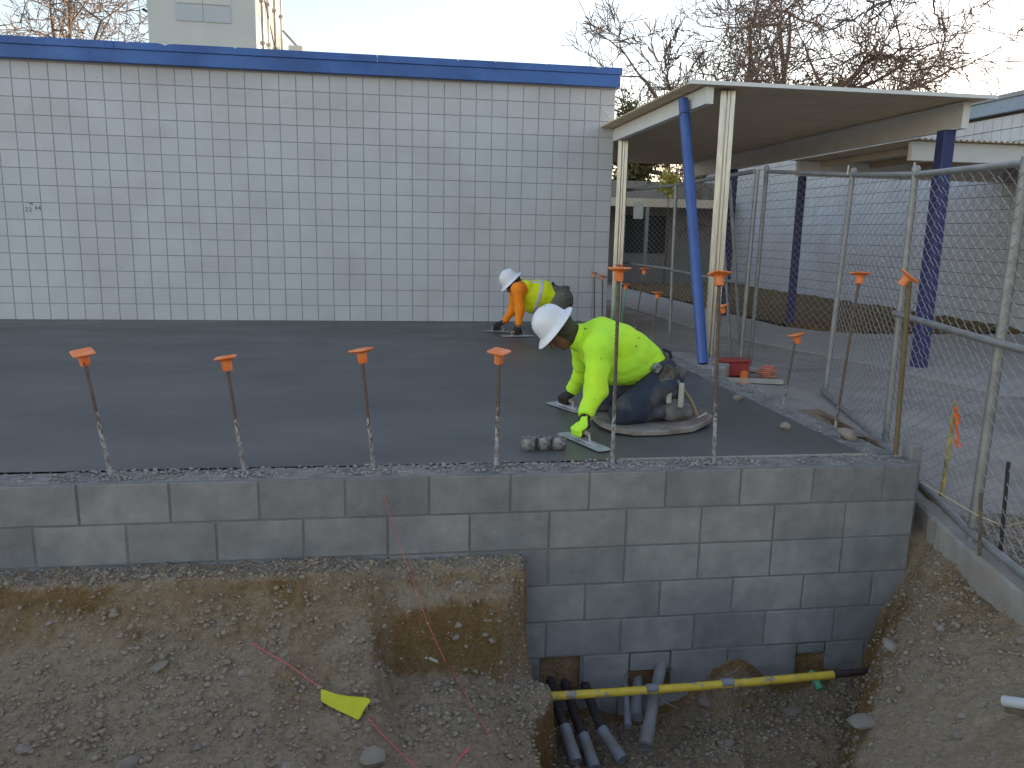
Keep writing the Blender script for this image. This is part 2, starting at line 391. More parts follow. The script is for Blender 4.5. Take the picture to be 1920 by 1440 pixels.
# ---- ground sheet round it ----------------------------------------------
g = MB(); R0 = 1500
for (x0, x1, y0, y1) in ((-R0, R0, 2.0, R0), (-R0, -9, -7, 2.0), (3.2, R0, -7, 2.0), (-R0, R0, -R0, -7), (-9, 0, float(YMAX), 2.0)):
    g.add([(x0, y0, GZ), (x1, y0, GZ), (x1, y1, GZ), (x0, y1, GZ)], [(0, 1, 2, 3)])
tag(g.build('ground', M['gravel_ground']), kind='structure')
# concrete walk and mulch bed in the yard
tag(MB().prism([(2.55, 2.4), (6.5, 2.2), (6.5, 6.72), (3.9, 6.72), (3.35, 7.0), (3.05, 7.7), (3.0, 17), (1.55, 17), (1.5, 7.2), (2.3, 4.2)], GZ-.05, GZ+.012).build('sidewalk', M['sidewalk']), kind='structure')
bedp = [(3.12, 17), (3.12, 8.0), (3.3, 7.2), (3.9, 6.8), (6.5, 6.78), (6.5, 17)]
bm_ = bmesh.new()
bx_, by_ = np.meshgrid(np.linspace(3.1, 6.52, 60), np.linspace(6.75, 17, 150))
bz_ = GZ+.03+.05*fbm(bx_, by_, 4, 4, 5)+.05*sstep(0, .35, np.minimum(bx_-3.1, by_-6.75))
corner = (bx_-3.1)+(by_-6.75) < .75
bz_[corner] = GZ-.05
nyb, nxb = bx_.shape; Ib = np.arange(nxb*nyb).reshape(nyb, nxb)
Fb = np.stack([Ib[:-1, :-1], Ib[:-1, 1:], Ib[1:, 1:], Ib[1:, :-1]], -1).reshape(-1, 4)
tag(link('planting_bed', npmesh('planting_bed', np.stack([bx_, by_, bz_], -1).reshape(-1, 3), Fb, M['mulch'], True)), kind='structure')

# ---- fresh slab ----------------------------------------------------------
sx = np.linspace(-9, -.2, 120); sy = np.linspace(.2, 6.795, 110)
SX, SY = np.meshgrid(sx, sy)
SZ = .004+.0035*fbm(SX, SY*1.6, .8, 3, 61)+.0012*fbm(SX, SY, 4, 2, 62)
Is = np.arange(SX.size).reshape(SX.shape)
Fs = np.stack([Is[:-1, :-1], Is[:-1, 1:], Is[1:, 1:], Is[1:, :-1]], -1).reshape(-1, 4)
tag(link('concrete_slab', npmesh('concrete_slab', np.stack([SX, SY, SZ], -1).reshape(-1, 3), Fs, M['slab'], True)), kind='structure')

# ================================================================== RETAINING WALL (long front run + return along the yard)
def block_mesh(name, L, h, d, bev=.004, mt=None):
    mb = MB().box((-L/2, 0, -h/2), (L/2, d, h/2)); return mb.mesh(name, mt, bevel=bev)
wall = empty('block_wall', (-2.5, .1, -1.4), 'low grey concrete block retaining wall holding the fresh slab', 'wall')
WO = np.array([-2.5, .1, -1.4])
J = .010
_bm = {}
def wall_block(x0, x1, z1, z0, yoff=0.0):
    L = round(x1-x0-J, 4); key = (L, round(z1-z0-J, 4))
    if key not in _bm: _bm[key] = block_mesh('concrete_block', L, z1-z0-J, .195, .0035, M['cmu'])
    dy = random.uniform(-.0025, .0025)+yoff
    o = link('concrete_block', _bm[key], wall, (np.array([(x0+x1)/2, dy, (z0+z1)/2])-WO))
    o.rotation_euler = (random.uniform(-.004, .004), random.uniform(-.003, .003), random.uniform(-.004, .004))
core = MB().at(WO)
for c in range(7):
    z1 = -c*H; z0 = z1-H
    off = (H, B, B, H, B, H, B)[c]          # first joint from the corner
    joints = [0.0]; x = -off
    while x > (-5.6 if c < 3 else -2.6): joints.append(x); x -= B
    joints = joints[::-1]
    for a, b2 in zip(joints[:-1], joints[1:]):
        if c == 5:
            # openings for the conduits in the lowest visible course
            for (h0, h1) in ((-2.06, -1.84), (-1.56, -1.36), (-.61, -.43)):
                pass
            segs = [(a, b2)]
            for (h0, h1) in ((-2.06, -1.84), (-1.57, -1.34), (-.61, -.44)):
                ns = []
                for (p, q) in segs:
                    if h1 <= p or h0 >= q: ns.append((p, q)); continue
                    if h0-p > .05: ns.append((p, h0))
                    if q-h1 > .05: ns.append((h1, q))
                segs = ns
            for p, q in segs: wall_block(p, q, z1-.001, z0)
        else: wall_block(a, b2, z1, z0)
    lo = joints[0]
    if c == 5:
        for p, q in ((lo, -2.06), (-1.84, -1.57), (-1.34, -.61), (-.44, -.004)): core.box((p, .0055, z0), (q, .19, z1))
    else: core.box((lo, .0055, z0), (-.004, .19, z1 if c else z1-.002))
for (h0, h1, zl) in ((-1.57, -1.34, -1.125), (-.61, -.44, -1.085)): wall_block(h0, h1, -1.017, zl)
core.build('mortar', M['mortar'], wall)
MB().at(WO).box((-2.3, .42, -1.6), (0, .9, -.95)).build('backfill', M['soil_dark'], wall)
# broken mortar around the conduit holes
for (cx, cz, wd, hh) in ((-1.455, -1.115, .26, .06), (-.53, -1.075, .20, .045)):
    nb = 18; poly = []
    for i in range(nb):
        a = math.pi*i/(nb-1); poly.append((cx-math.cos(a)*wd*.55, cz-.03+math.sin(a)*hh*random.uniform(.7, 1.1)))
    poly2 = [(cx-math.cos(math.pi*i/(nb-1))*wd*.42, cz-.09+math.sin(math.pi*i/(nb-1))*.10*random.uniform(.8, 1.15)) for i in range(nb)]
    mb = MB().at(WO); Vv = []
    for (a, b2), (c2, d2) in zip(poly, poly2): Vv += [(a, -.006, b2), (c2, .03, d2)]
    mb.add(Vv, [(2*i, 2*i+2, 2*i+3, 2*i+1) for i in range(nb-1)])
    mb.build('mortar_patch', M['mortar'], wall)
# rough grout in the block tops
def rough_strip(x0, x1, y0, y1, nx_, ny_, amp, z, seed, mt, name, parent, O):
    a, b2 = np.meshgrid(np.linspace(x0, x1, nx_), np.linspace(y0, y1, ny_))
    e = np.minimum(np.minimum(a-x0, x1-a), np.minimum(b2-y0, y1-b2))
    zz = z+amp*(.5+.7*fbm(a, b2, 14, 4, seed)+.25*fbm(a, b2, 60, 2, seed+3))*sstep(0, .025, e)
    Ii = np.arange(a.size).reshape(a.shape)
    Ff = np.stack([Ii[:-1, :-1], Ii[:-1, 1:], Ii[1:, 1:], Ii[1:, :-1]], -1).reshape(-1, 4)
    return link(name, npmesh(name, np.stack([a, b2, zz], -1).reshape(-1, 3)-O, Ff, mt, True), parent)
rough_strip(-5.6, -.004, .018, .199, 900, 32, .014, -.004, 31, M['grout'], 'grout_top', wall, WO)
MB().at(WO).box((-1.62, .190, -.004), (-.21, .199, .0115)).build('edge_strip', M['sidewalk'], wall)
# return wall along the yard
ret = empty('block_kerb', (-.1, 3.5, -.4), 'rough grey block kerb running from the wall corner back to the white building', 'kerb')
RO = np.array([-.1, 3.5, -.4])
kb = block_mesh('concrete_block', B-J, H-J, .19, .004, M['cmu'])
for c in range(2):
    y = .205 if c else .41
    while y < 6.75:
        o = link('concrete_block', kb, ret, np.array([-.004+random.uniform(-.003, .003), y+B/2, -c*H-H/2])-RO)
        o.rotation_euler = (0, 0, math.pi/2); y += B
MB().at(RO).box((-.185, .2, -.42), (-.008, 6.78, -.005)).build('mortar', M['mortar'], ret)
rough_strip(-.199, -.006, .2, 6.78, 34, 800, .018, -.004, 37, M['grout'], 'grout_top', ret, RO)

# ================================================================== WHITE BLOCK BUILDING
bld = empty('block_building', (-4.5, 6.8, 0), 'pale painted scored block building with a blue metal fascia', 'building')
BO = np.array([-4.5, 6.8, 0.]); XC, BY = .07, 6.80
def scored(name, L):
    mb = MB(); half = H-.0085; bv = .0035; dp = .02
    xs = [-L/2+H/2+H*i for i in range(int(round(L/H)))]
    for xc in xs:
        a, h2 = half/2, (H-.0085)/2
        Vv = [(xc-a, dp, -h2), (xc+a, dp, -h2), (xc+a, dp, h2), (xc-a, dp, h2), (xc-a, bv, -h2), (xc+a, bv, -h2), (xc+a, bv, h2), (xc-a, bv, h2),
              (xc-a+bv, 0, -h2+bv), (xc+a-bv, 0, -h2+bv), (xc+a-bv, 0, h2-bv), (xc-a+bv, 0, h2-bv)]
        Ff = []
        for k in range(4):
            k2 = (k+1) % 4; Ff += [(k, k2, k2+4, k+4), (k+4, k2+4, k2+8, k+8)]
        mb.add(Vv, Ff+[(8, 9, 10, 11)])
    return mb.mesh(name, M['paint_block'])
sm2, sm1 = scored('scored_block', B), scored('scored_block', H)
for r in range(16):
    x = XC; first = True
    while x > -8.2:
        L = H if (first and r % 2) else B; first = False
        if x < -7.6: break
        if r == 15:
            x -= L; continue
        link('scored_block', sm1 if L == H else sm2, bld, np.array([x-L/2, BY-.010+random.uniform(-.0006, .0006), r*H+H/2+.001])-BO)
        x -= L
MB().at(BO).box((-12, BY-.001, -.3), (XC-.003, 15.5, 3.17)).build('wall', M['paint_joint'], bld)
_bv = [tuple(v.co) for v in sm1.vertices]; _bf = [tuple(p.vertices) for p in sm1.polygons]; mbx = MB().at(BO); VV = []; FF = []
for r in range(15):
    x = XC-(H if r % 2 else 0); x -= B*math.ceil((x+7.6)/B)
    while x > -12:
        n = len(VV); VV += [(x-H/2+a[0], BY-.010+a[1], r*H+H/2+.001+a[2]) for a in _bv]; FF += [tuple(i+n for i in f) for f in _bf]; x -= H
mbx.add(VV, FF); tag(mbx.build('scored_blocks', M['paint_block'], bld), kind='stuff')
MB().at(BO).box((-12, BY-.006, 15*H+.004), (XC-.002, BY+.02, 3.075)).build('top_course', M['paint_block'], bld)
MB().at(BO).box((-12, 6.8, 3.171), (XC+.02, 15.5, 3.2)).build('flat_roof', M['grey_roofing'], bld)
fas = MB().at(BO); fas.box((-12, 6.70, 3.065), (XC+.035, 6.78, 3.214)); fas.box((XC-.04, 6.7805, 3.065), (XC+.035, 15.5, 3.214))
fo = fas.build('fascia', M['blue_fascia'], bld, bevel=.003)
cp = MB().at(BO); xj = [-12, -9.1, -6.05, -3.0, XC+.055]
for a, b2 in zip(xj[:-1], xj[1:]):
    ca = MB().at(BO); ca.box((a+.002, 6.683, 3.2145), (b2-.002, 6.86, 3.300)); ca.build('coping', M['blue_fascia'], bld, bevel=.004)
MB().at(BO).box((XC-.05, 6.8605, 3.2145), (XC+.055, 15.5, 3.299)).build('coping', M['blue_fascia'], bld, bevel=.004)
# paint worn off the coping's lip in a few places
for xw, ww in ((-5.92, .03), (-5.55, .16), (-4.7, .05), (-2.02, .04), (-1.55, .03), (-.9, .03), (-.25, .12), (-6.9, .02)):
    zt = 3.299; mb = MB().at(BO)
    Vv = [(xw+ww*t, 6.6815, zt-random.uniform(.004, .03)*(1-abs(2*t-1))-.002) for t in np.linspace(0, 1, 7)]
    Vv2 = [(xw+ww*t, 6.6815, zt) for t in np.linspace(0, 1, 7)]
    mb.add(Vv+Vv2, [(i, i+1, i+8, i+7) for i in range(6)]); mb.build('chipped_paint', M['blue_chip'], bld)
# small conduit stub on the wall near the corner
MB().at(BO).tube([(-.13, 6.79, 2.82), (-.13, 6.74, 2.82), (-.12, 6.72, 2.80), (-.02, 6.72, 2.67)], .008, 8).build('conduit_stub', M['white_pvc'], bld, True)
# pencilled figures on the blocks
gm = MB().at(BO)
def stroke(pts, wd=.0035):
    for a, b2 in zip(pts[:-1], pts[1:]):
        a = np.array(a); b2 = np.array(b2); t = (b2-a)/np.linalg.norm(b2-a); nn = np.array([-t[1], t[0]])*wd
        gm.add([(p[0], BY-.0118, p[1]) for p in (a-nn, b2-nn, b2+nn, a+nn)], [(0, 1, 2, 3)])
def digit(ch, x, z, s):
    G = {'2': [(0, .8), (.2, 1), (.5, .9), (.5, .6), (0, 0), (.6, 0)], '4': [(.4, 0), (.4, 1), (0, .4), (.6, .4)], '1': [(.2, 0), (.2, 1)]}
    stroke([(x+a*s, z+b2*s) for a, b2 in G[ch]])
gp = P(52, 396, Y=6.8); gp2 = P(66, 396, Y=6.8)
for k, ch in enumerate('22'): digit(ch, gp[0]+k*.045-.02, gp[2], .045)
for k, ch in enumerate('44'): digit(ch, gp2[0]+k*.04+.005, gp2[2]+.015, .045)
digit('1', gp[0]+.03, gp[2]+.075, .03); digit('4', gp[0]+.05, gp[2]+.075, .03)
gm.build('pencil_figures', M['graphite'], bld)

# rooftop unit
ru = empty('rooftop_unit', (-5.53, 10.4, 3.2), 'tall cream rooftop equipment cabinet above the blue fascia', 'roof unit')
UO = np.array([-5.53, 10.4, 3.2])
MB().at(UO).box((-6.29, 9, 3.2), (-4.78, 11.8, 5.6)).build('cabinet', M['white_unit'], ru, bevel=.01)
for (xa, xb, za, zb_) in ((-5.89, -5.52, 4.09, 4.32), (-5.515, -5.13, 4.09, 4.32), (-5.89, -5.52, 4.33, 5.3), (-5.515, -5.13, 4.33, 5.3)):
    MB().at(UO).box((xa, 8.985, za), (xb, 9.001, zb_)).build('access_panel', M['unit_panel'] if za < 4.2 else M['white_unit'], ru, bevel=.003)
for i, yv in enumerate((9.35, 9.95, 10.7, 11.5)):
    MB().at(UO).tube([(-4.745, yv, 3.2), (-4.745, yv, 5.6)], .022, 8).build('conduit', M['white_unit'] if i % 2 else M['galv_dull'], ru, True)
    for z in (3.9, 4.5, 5.1): MB().at(UO).box((-4.782, yv-.04, z+.1*i), (-4.715, yv+.04, z+.04+.1*i)).build('pipe_clip', M['galv_dull'], ru)
MB().at(UO).tube([(-4.74, 9.35, 4.75), (-4.735, 10.3, 4.2), (-4.735, 11.5, 3.75)], .01, 6).build('cable', M['black'], ru, True)
MB().at(UO).tube([(-6.30, 9.05, 4.2), (-6.36, 9.05, 4.23)], .02, 6).build('hook', M['black'], ru)
jb = empty('roof_junction_box', (-4.48, 11.4, 3.2), 'small grey box on the roof beside the tall cream cabinet', 'box')
MB().box((-.12, -.2, 0), (.12, .2, 1.1)).build('case', M['white_unit'], jb, bevel=.01)
MB().tube([(-.22, -.1, 1.35), (.02, -.1, 1.1)], .02, 6).build('cable', M['galv_dull'], jb, True)

# ================================================================== CANOPIES
def corrugated(x0, x1, y0, y1, z, pitch=.075, amp=.016, along='x'):
    n = int((y1-y0)/pitch); prof = []
    for i in range(n):
        for t, a in ((0, 0), (.16, 1), (.5, 1), (.66, 0)): prof.append((y0+(i+t)*pitch, z+a*amp))
    prof.append((y1, z))
    V = [(x0, y, zz) for y, zz in prof]+[(x1, y, zz) for y, zz in prof]; m = len(prof)
    F = [(i, i+m, i+1+m, i+1) for i in range(m-1)]
    # thickness
    V += [(x, y, zz+.0025) for x, y, zz in V[:2*m]]; k = 2*m
    F += [(k+i, k+i+1, k+i+1+m, k+i+m) for i in range(m-1)]+[(i, i+1, k+i+1, k+i) for i in range(m-1)]+[(m+i+1, m+i, k+m+i, k+m+i+1) for i in range(m-1)]
    F += [(0, k, k+m, m), (m-1, 2*m-1, k+2*m-1, k+m-1)]
    return V, F
c1 = empty('walkway_canopy', (1.4, 6.5, GZ), 'long metal walkway canopy on cream beams, beside the pale building corner', 'canopy'); CO = np.array([1.4, 6.5, GZ])
mb = MB().at(CO); mb.add(*corrugated(-.12, 2.98, 3.55, 11.6, 2.565)); mb.build('roof_sheet', M['roof'], c1)
mb = MB().at(CO); mb.box((-.13, 3.52, 2.555), (2.99, 3.56, 2.59)); mb.build('edge_trim', M['beam'], c1)
def cbeam(xf, side, y0, y1, z0, z1, par, O):
    mb = MB().at(O); w_ = .075*side
    mb.box((min(xf, xf+.012*side), y0, z0), (max(xf, xf+.012*side), y1, z1))
    for za in (z0, z1-.012): mb.box((min(xf+.0125*side, xf+w_), y0, za), (max(xf+.0125*side, xf+w_), y1, za+.012))
    mb.box((min(xf+.0125*side, xf+w_-.001), y0, z0+.0125), (max(xf+.0125*side, xf+w_-.001), y0+.012, z1-.0125))
    return mb.build('beam', M['beam'], par)
cbeam(.06, 1, 3.6, 11.5, 2.40, 2.555, c1, CO); cbeam(2.86, -1, 3.72, 11.5, 2.30, 2.555, c1, CO)
for y in (4.9, 6.2, 7.5, 8.8, 10.1): MB().at(CO).box((2.863, y, 2.36), (3.12, y+.06, 2.42)).build('purlin', M['beam'], c1)
def strut_post(name, x, y, z0, z1, wd, rot, par, O, mt):
    # roll-formed column: box with folded lips and an open slot towards the camera side
    h = wd/2; pr = [(-h, -h), (-h*.25, -h), (-h*.25, h*.2), (-h*.02, h*.2), (-h*.02, -h*.95), (h*.3, -h*.95), (h*.3, h*.2), (h*.46, h*.2), (h*.42, -h), (h, -h), (h, h), (-h, h)]
    c, s = math.cos(rot), math.sin(rot)
    pr = [(x+a*c-b2*s, y+a*s+b2*c) for a, b2 in pr]
    return MB().at(O).prism(pr, z0, z1).build(name, mt, par)
_q = P(1330, 690, z=-.12); strut_post('post', _q[0], _q[1], -.2, 2.545, .135, math.radians(-22), c1, CO, M['galv'])
MB().at(CO).prism([(.002, 3.05), (.24, 3.12), (.46, 3.5), (.44, 3.98), (.002, 4.05)], -.3, .004).build('post_footing', M['conc_kerb'], c1, bevel=.012)
strut_post('post', .17, 6.66, -.02, 2.40, .125, math.radians(-22), c1, CO, M['galv'])
strut_post('post', .115, 10.2, GZ, 2.40, .125, math.radians(-22), c1, CO, M['galv'])
for (x, y) in ((2.76, 3.9), (2.80, 9.2)):
    MB().at(CO).box((x-.065, y-.065, GZ), (x+.065, y+.065, 2.30)).build('post', M['dark_blue'], c1, bevel=.008)
# lower canopy towards the right hand building
c2 = empty('walkway_canopy', (5, 6.4, GZ), 'lower metal canopy crossing to the building behind the fence', 'canopy'); C2 = np.array([5, 6.4, GZ])
V_, F_ = corrugated(4.9, 7.85, -6.56, -3.1, 2.335); rotV = [(-b2, a, c) for a, b2, c in V_]
mb = MB().at(C2); mb.add(rotV, F_); mb.build('roof_sheet', M['roof'], c2)
MB().at(C2).box((3.15, 5.0, 2.11), (6.56, 5.08, 2.33)).build('beam', M['beam'], c2, bevel=.006)
MB().at(C2).box((3.15, 7.66, 2.11), (6.56, 7.74, 2.33)).build('beam', M['beam'], c2, bevel=.006)
for x in (3.5, 4.3, 5.1, 5.9): MB().at(C2).box((x, 5.085, 2.25), (x+.06, 7.655, 2.33)).build('purlin', M['roof'], c2)
for (x, y) in ((3.25, 7.7), (5.9, 5.05)):
    MB().at(C2).box((x-.055, y-.035, GZ), (x+.055, y+.035, 2.11)).build('post', M['dark_blue'], c2, bevel=.008)

# ================================================================== RIGHT BUILDING
rb = empty('block_building', (10, 8, GZ), 'pale block building with a grey blue fascia behind the chain link fence', 'building'); RB = np.array([10, 8, GZ])
XR = 6.57
MB().at(RB).box((XR+.01, -9, GZ-.1), (15, 21, 3.25)).build('wall', M['soil_dark'], rb)
sm2r = scored('scored_block', B)
cells = []
for r in range(16):
    k = 0; y = 4.4-(H if r % 2 else 0)
    while y < 20.9: cells.append((y, r)); y += B
cells.sort(key=lambda c: c[0])
near_n = 300
nearc = [c for c in cells if c[0] > 6.2][:near_n]; restc = [c for c in cells if c not in set(nearc)]
for (y, r) in nearc:
    o = link('scored_block', sm2r, rb, np.array([XR, y+B/2, GZ+.02+r*H+H/2])-RB); o.rotation_euler = (0, 0, -math.pi/2)
bv = np.array([v.co for v in sm2r.vertices]); bf = [tuple(p.vertices) for p in sm2r.polygons]
far = MB().at(RB); VV = []; FF = []
for (y, r) in restc:
    n = len(VV)
    VV += [(XR+b_[1], y+B/2-b_[0], GZ+.02+r*H+H/2+b_[2]) for b_ in bv]; FF += [tuple(i+n for i in f) for f in bf]
far.add(VV, FF); tag(far.build('scored_blocks', M['paint_block'], rb), kind='stuff')
MB().at(RB).box((XR-.10, -9, 3.16), (XR+.02, 21, 3.36)).build('fascia', M['fascia2'], rb, bevel=.004)
MB().at(RB).box((XR-.13, -9, 3.362), (XR+.2, 21, 3.43)).build('coping', M['grey_roofing'], rb, bevel=.004)
MB().at(RB).box((XR+.2, -9, 3.25), (15, 21, 3.36)).build('flat_roof', M['grey_roofing'], rb)
# building at the far end of the yard
fb = empty('far_building', (3.4, 19, GZ), 'drab building with a purple door at the far end of the walkway', 'building'); FB = np.array([3.4, 19, GZ])
MB().at(FB).box((-.5, 18.5, GZ-.1), (6.5, 22, 2.7)).build('wall', M['far_wall'], fb)
MB().at(FB).box((-.5, 17.3, 2.05), (6.3, 18.49, 2.15)).build('awning', M['roof'], fb)
MB().at(FB).box((-.5, 17.25, 1.95), (6.3, 17.295, 2.17)).build('awning_edge', M['roof'], fb)
for x in (1.35, 3.9): MB().at(FB).box((x, 17.25, GZ), (x+.09, 17.34, 1.94)).build('awning_post', M['galv_dull'], fb)
d_ = MB().at(FB).box((2.05, 18.46, GZ), (2.95, 18.495, 1.9)).build('door', M['purple_door'], fb)
MB().at(FB).box((1.98, 18.45, GZ), (2.045, 18.494, 1.97)).build('door_frame', M['galv_dull'], fb); MB().at(FB).box((2.955, 18.45, GZ), (3.02, 18.494, 1.97)).build('door_frame', M['galv_dull'], fb)
MB().at(FB).box((3.6, 18.46, .7), (4.9, 18.494, 1.75)).build('window', M['black'], fb)
MB().at(FB).box((.9, 18.46, .5), (1.6, 18.494, 1.7)).build('panel', M['red_paint'], fb)
# ================================================================== FENCES
def chain_mesh(mb, p0, p1, zb0, zt0, zb1, zt1, pitch=.055, r=.0018):
    """vertical zig-zag wires hooked into each other between two posts"""
    p0 = np.array(p0, float); p1 = np.array(p1, float); L = np.linalg.norm(p1-p0); d = (p1-p0)/L
    nrm = np.array([-d[1], d[0]]); n = max(2, int(L/pitch))
    Vs = []; Fs_ = []
    for i in range(n):
        u0 = (i+.5)/n*L
        zb = zb0+(zb1-zb0)*u0/L; zt = zt0+(zt1-zt0)*u0/L
        m = int((zt-zb)/(pitch*.62)); pts = []
        for k in range(m+1):
            u = u0+(pitch*.5 if (k+i) % 2 else -pitch*.5)*1.02
            w_ = .0022*(1 if (k+i) % 2 else -1)
            q = p0+d*u+nrm*w_; pts.append((q[0], q[1], zb+(zt-zb)*k/m))
        pts = np.array(pts); base = len(Vs)
        offs = np.array([[d[0]*r, d[1]*r, 0], [nrm[0]*r, nrm[1]*r, 0], [-d[0]*r, -d[1]*r, 0], [-nrm[0]*r, -nrm[1]*r, 0]])
        for q in pts:
            for o in offs: Vs.append(tuple(q+o))
        for k in range(m):
            for j in range(4):
                Fs_.append((base+k*4+j, base+k*4+(j+1) % 4, base+k*4+4+(j+1) % 4, base+k*4+4+j))
    mb.add(Vs, Fs_)

FN = [(.86, 3.95, GZ, 1.84), (.93, 2.58, GZ-.01, 1.72), (.47, 1.0, -.20, 1.60), (.125, -.29, -.31, 1.56), (-.04, -1.25, -.36, 1.52)]
FO = np.array([.47, 1.0, -.2])
fn = empty('chain_link_fence', FO, 'tall galvanised chain link fence beside the dirt bank and wall corner', 'fence')
lean = [(.02, 0), (.06, .0), (.0, 0), (.035, .02), (0, 0)]
for i, (x, y, zb, zt) in enumerate(FN):
    rr = .026 if i == 3 else .022
    MB().at(FO).tube([(x, y, zb-.1), (x+lean[i][0], y+lean[i][1], zt+.03)], rr, 12).build('post', M['galv_dull'], fn, True)
    if i != 3: MB().at(FO).lathe([(0, .03), (.018, .026), (.026, .012), (.027, -.01)], 12, Matrix.Translation((x+lean[i][0], y+lean[i][1], zt+.03))).build('post_cap', M['galv_dull'], fn, True)
for i in range(4):
    a, b2 = FN[i], FN[i+1]
    ta = (a[0]+lean[i][0], a[1], a[3]); tb = (b2[0]+lean[i+1][0], b2[1], b2[3])
    MB().at(FO).tube([ta, tb], .019, 10).build('top_rail', M['galv_dull'], fn, True)
    mb = MB().at(FO); chain_mesh(mb, a[:2], b2[:2], a[2]+.03, a[3]-.02, b2[2]+.03, b2[3]-.02)
    tag(mb.build('wire_mesh', M['wire'], fn), kind='stuff')
    if i >= 2:
        MB().at(FO).tube([(a[0]-.04, a[1], .74-.01*i), (b2[0]-.04, b2[1], .73-.01*i)], .019, 10).build('mid_rail', M['galv_dull'], fn, True)
    if i >= 1:
        MB().at(FO).tube([(a[0]-.03, a[1], a[2]+.045), (b2[0]-.03, b2[1], b2[2]+.045)], .021, 10).build('bottom_rail', M['galv_dull'], fn, True)
# small ties along the top rail by the second post
for t in (.02, .97):
    a, b2 = FN[1], FN[2]; x = a[0]+(b2[0]-a[0])*t; y = a[1]+(b2[1]-a[1])*t; z = a[3]+(b2[3]-a[3])*t
    MB().at(FO).tube([(x, y, z+.0), (x+.005, y, z+.075)], .006, 6).build('wire_tie', M['cream_string'], fn)
# concrete kerb under the near run of the fence
kc = MB(); kp0 = [(-.06, -1.3, -.365), (.105, -.35, -.325), (.205, .12, -.29), (.42, .9, -.215), (.60, 1.45, -.185)]; kp = []
for (a, b2) in zip(kp0[:-1], kp0[1:]):
    for t in np.linspace(0, 1, 13)[:-1]: kp.append(tuple(np.array(a)*(1-t)+np.array(b2)*t))
kp.append(kp0[-1])
Vk = []
for (x, y, z) in kp:
    for dx, dz in ((-.07, -.35), (-.07, -.012), (-.055, 0), (.06, 0), (.07, -.012), (.07, -.35)): Vk.append((x+dx+random.uniform(-.005, .005), y, z+dz+random.uniform(-.005, .005)))
Fk = [(i*6+k, i*6+(k+1), (i+1)*6+(k+1), (i+1)*6+k) for i in range(len(kp)-1) for k in range(5)]+[(5, 4, 3, 2, 1, 0), tuple((len(kp)-1)*6+k for k in range(6))]
kc.add(Vk, Fk); tag(kc.build('fence_kerb', M['conc_kerb']), 'weathered concrete kerb strip under the chain link fence', 'kerb')
# back fence / gate beside the slab
GN = [(.28, 6.95, GZ, 1.78), (.62, 5.75, GZ, 1.80), (.66, 3.75, GZ, 1.82)]
GO = np.array([.62, 5.75, GZ])
gt = empty('chain_link_gate', GO, 'chain link gate with a mid rail standing under the walkway canopy', 'gate')
for i, (x, y, zb, zt) in enumerate(GN):
    MB().at(GO).tube([(x, y, zb), (x+(.03 if i == 2 else -.03), y, zt+.02)], .022, 10).build('post', M['galv_dull'], gt, True)
for i in range(2):
    a, b2 = GN[i], GN[i+1]
    MB().at(GO).tube([(a[0]-.03, a[1], a[3]), (b2[0], b2[1], b2[3])], .021, 10).build('top_rail', M['galv_dull'], gt, True)
    MB().at(GO).tube([(a[0]-.02, a[1], .82-.05*i), (b2[0], b2[1], .78-.05*i)], .018, 10).build('mid_rail', M['galv_dull'], gt, True)
    mb = MB().at(GO); chain_mesh(mb, a[:2], b2[:2], a[2]+.03, a[3]-.02, b2[2]+.03, b2[3]-.02)
    tag(mb.build('wire_mesh', M['wire'], gt), kind='stuff')
MB().at(GO).tube([(.50, 3.95, 1.74), (.76, 3.92, GZ)], .017, 10).build('brace', M['galv_dull'], gt, True)
MB().at(GO).tube([(.57, 4.3, 1.6), (.79, 4.25, GZ)], .016, 10).build('brace', M['galv_dull'], gt, True)
sg = MB().at((.33, 6.5, 1.4)); sg.box((.30, 6.50, 1.40), (.43, 6.506, 1.62)); tag(sg.build('fence_sign', M['white_pvc'], None, loc=(.33, 6.5, 1.4)), 'small plain white plate hung on the gate mesh', 'plate')
# leaning blue pole
lp = empty('leaning_pole', (.07, 3.27, 0), 'blue painted steel pole leaning against the cream canopy beam', 'pole')
pa, pb = np.array([.07, 3.27, .012]), np.array([-.005, 4.02, 2.50])
MB().at(pa-np.array([0, 0, .012])).tube([pa, pb], .05, 20).build('shaft', M['blue_post'], lp, True)
dv = (pb-pa)/np.linalg.norm(pb-pa)
MB().at(pa-np.array([0, 0, .012])).tube([pb-dv*.16, pb-dv*.15], .0515, 20).build('joint_ring', M['black'], lp, True)

# ================================================================== REBAR AND CAPS
def rebar_mesh(L, r=.0085, lo=0.28):
    n = int(L/.012); Vv = []; k = 8
    for i in range(n+1):
        z = L*i/n
        for j in range(k):
            a = 2*math.pi*j/k; rib = r*(1.0+(.22 if (i+(j//2)) % 2 else -.04)); rib = r*1.3 if j % 4 == 0 else rib
            if z < lo: rib *= 1+.35*(1-z/lo)*random.uniform(.2, 1.0)
            Vv.append((rib*math.cos(a), rib*math.sin(a), z))
    Ff = [(i*k+j, i*k+(j+1) % k, (i+1)*k+(j+1) % k, (i+1)*k+j) for i in range(n) for j in range(k)]
    me = npmesh('rebar', Vv, Ff, M['rebar'])
    me.materials.append(M['rebar_cem'])
    mi = np.array([1 if (f//k)*L/n < lo*random.uniform(.5, 1.2) else 0 for f in range(len(Ff))], dtype=np.int32)
    me.polygons.foreach_set('material_index', mi)
    return me
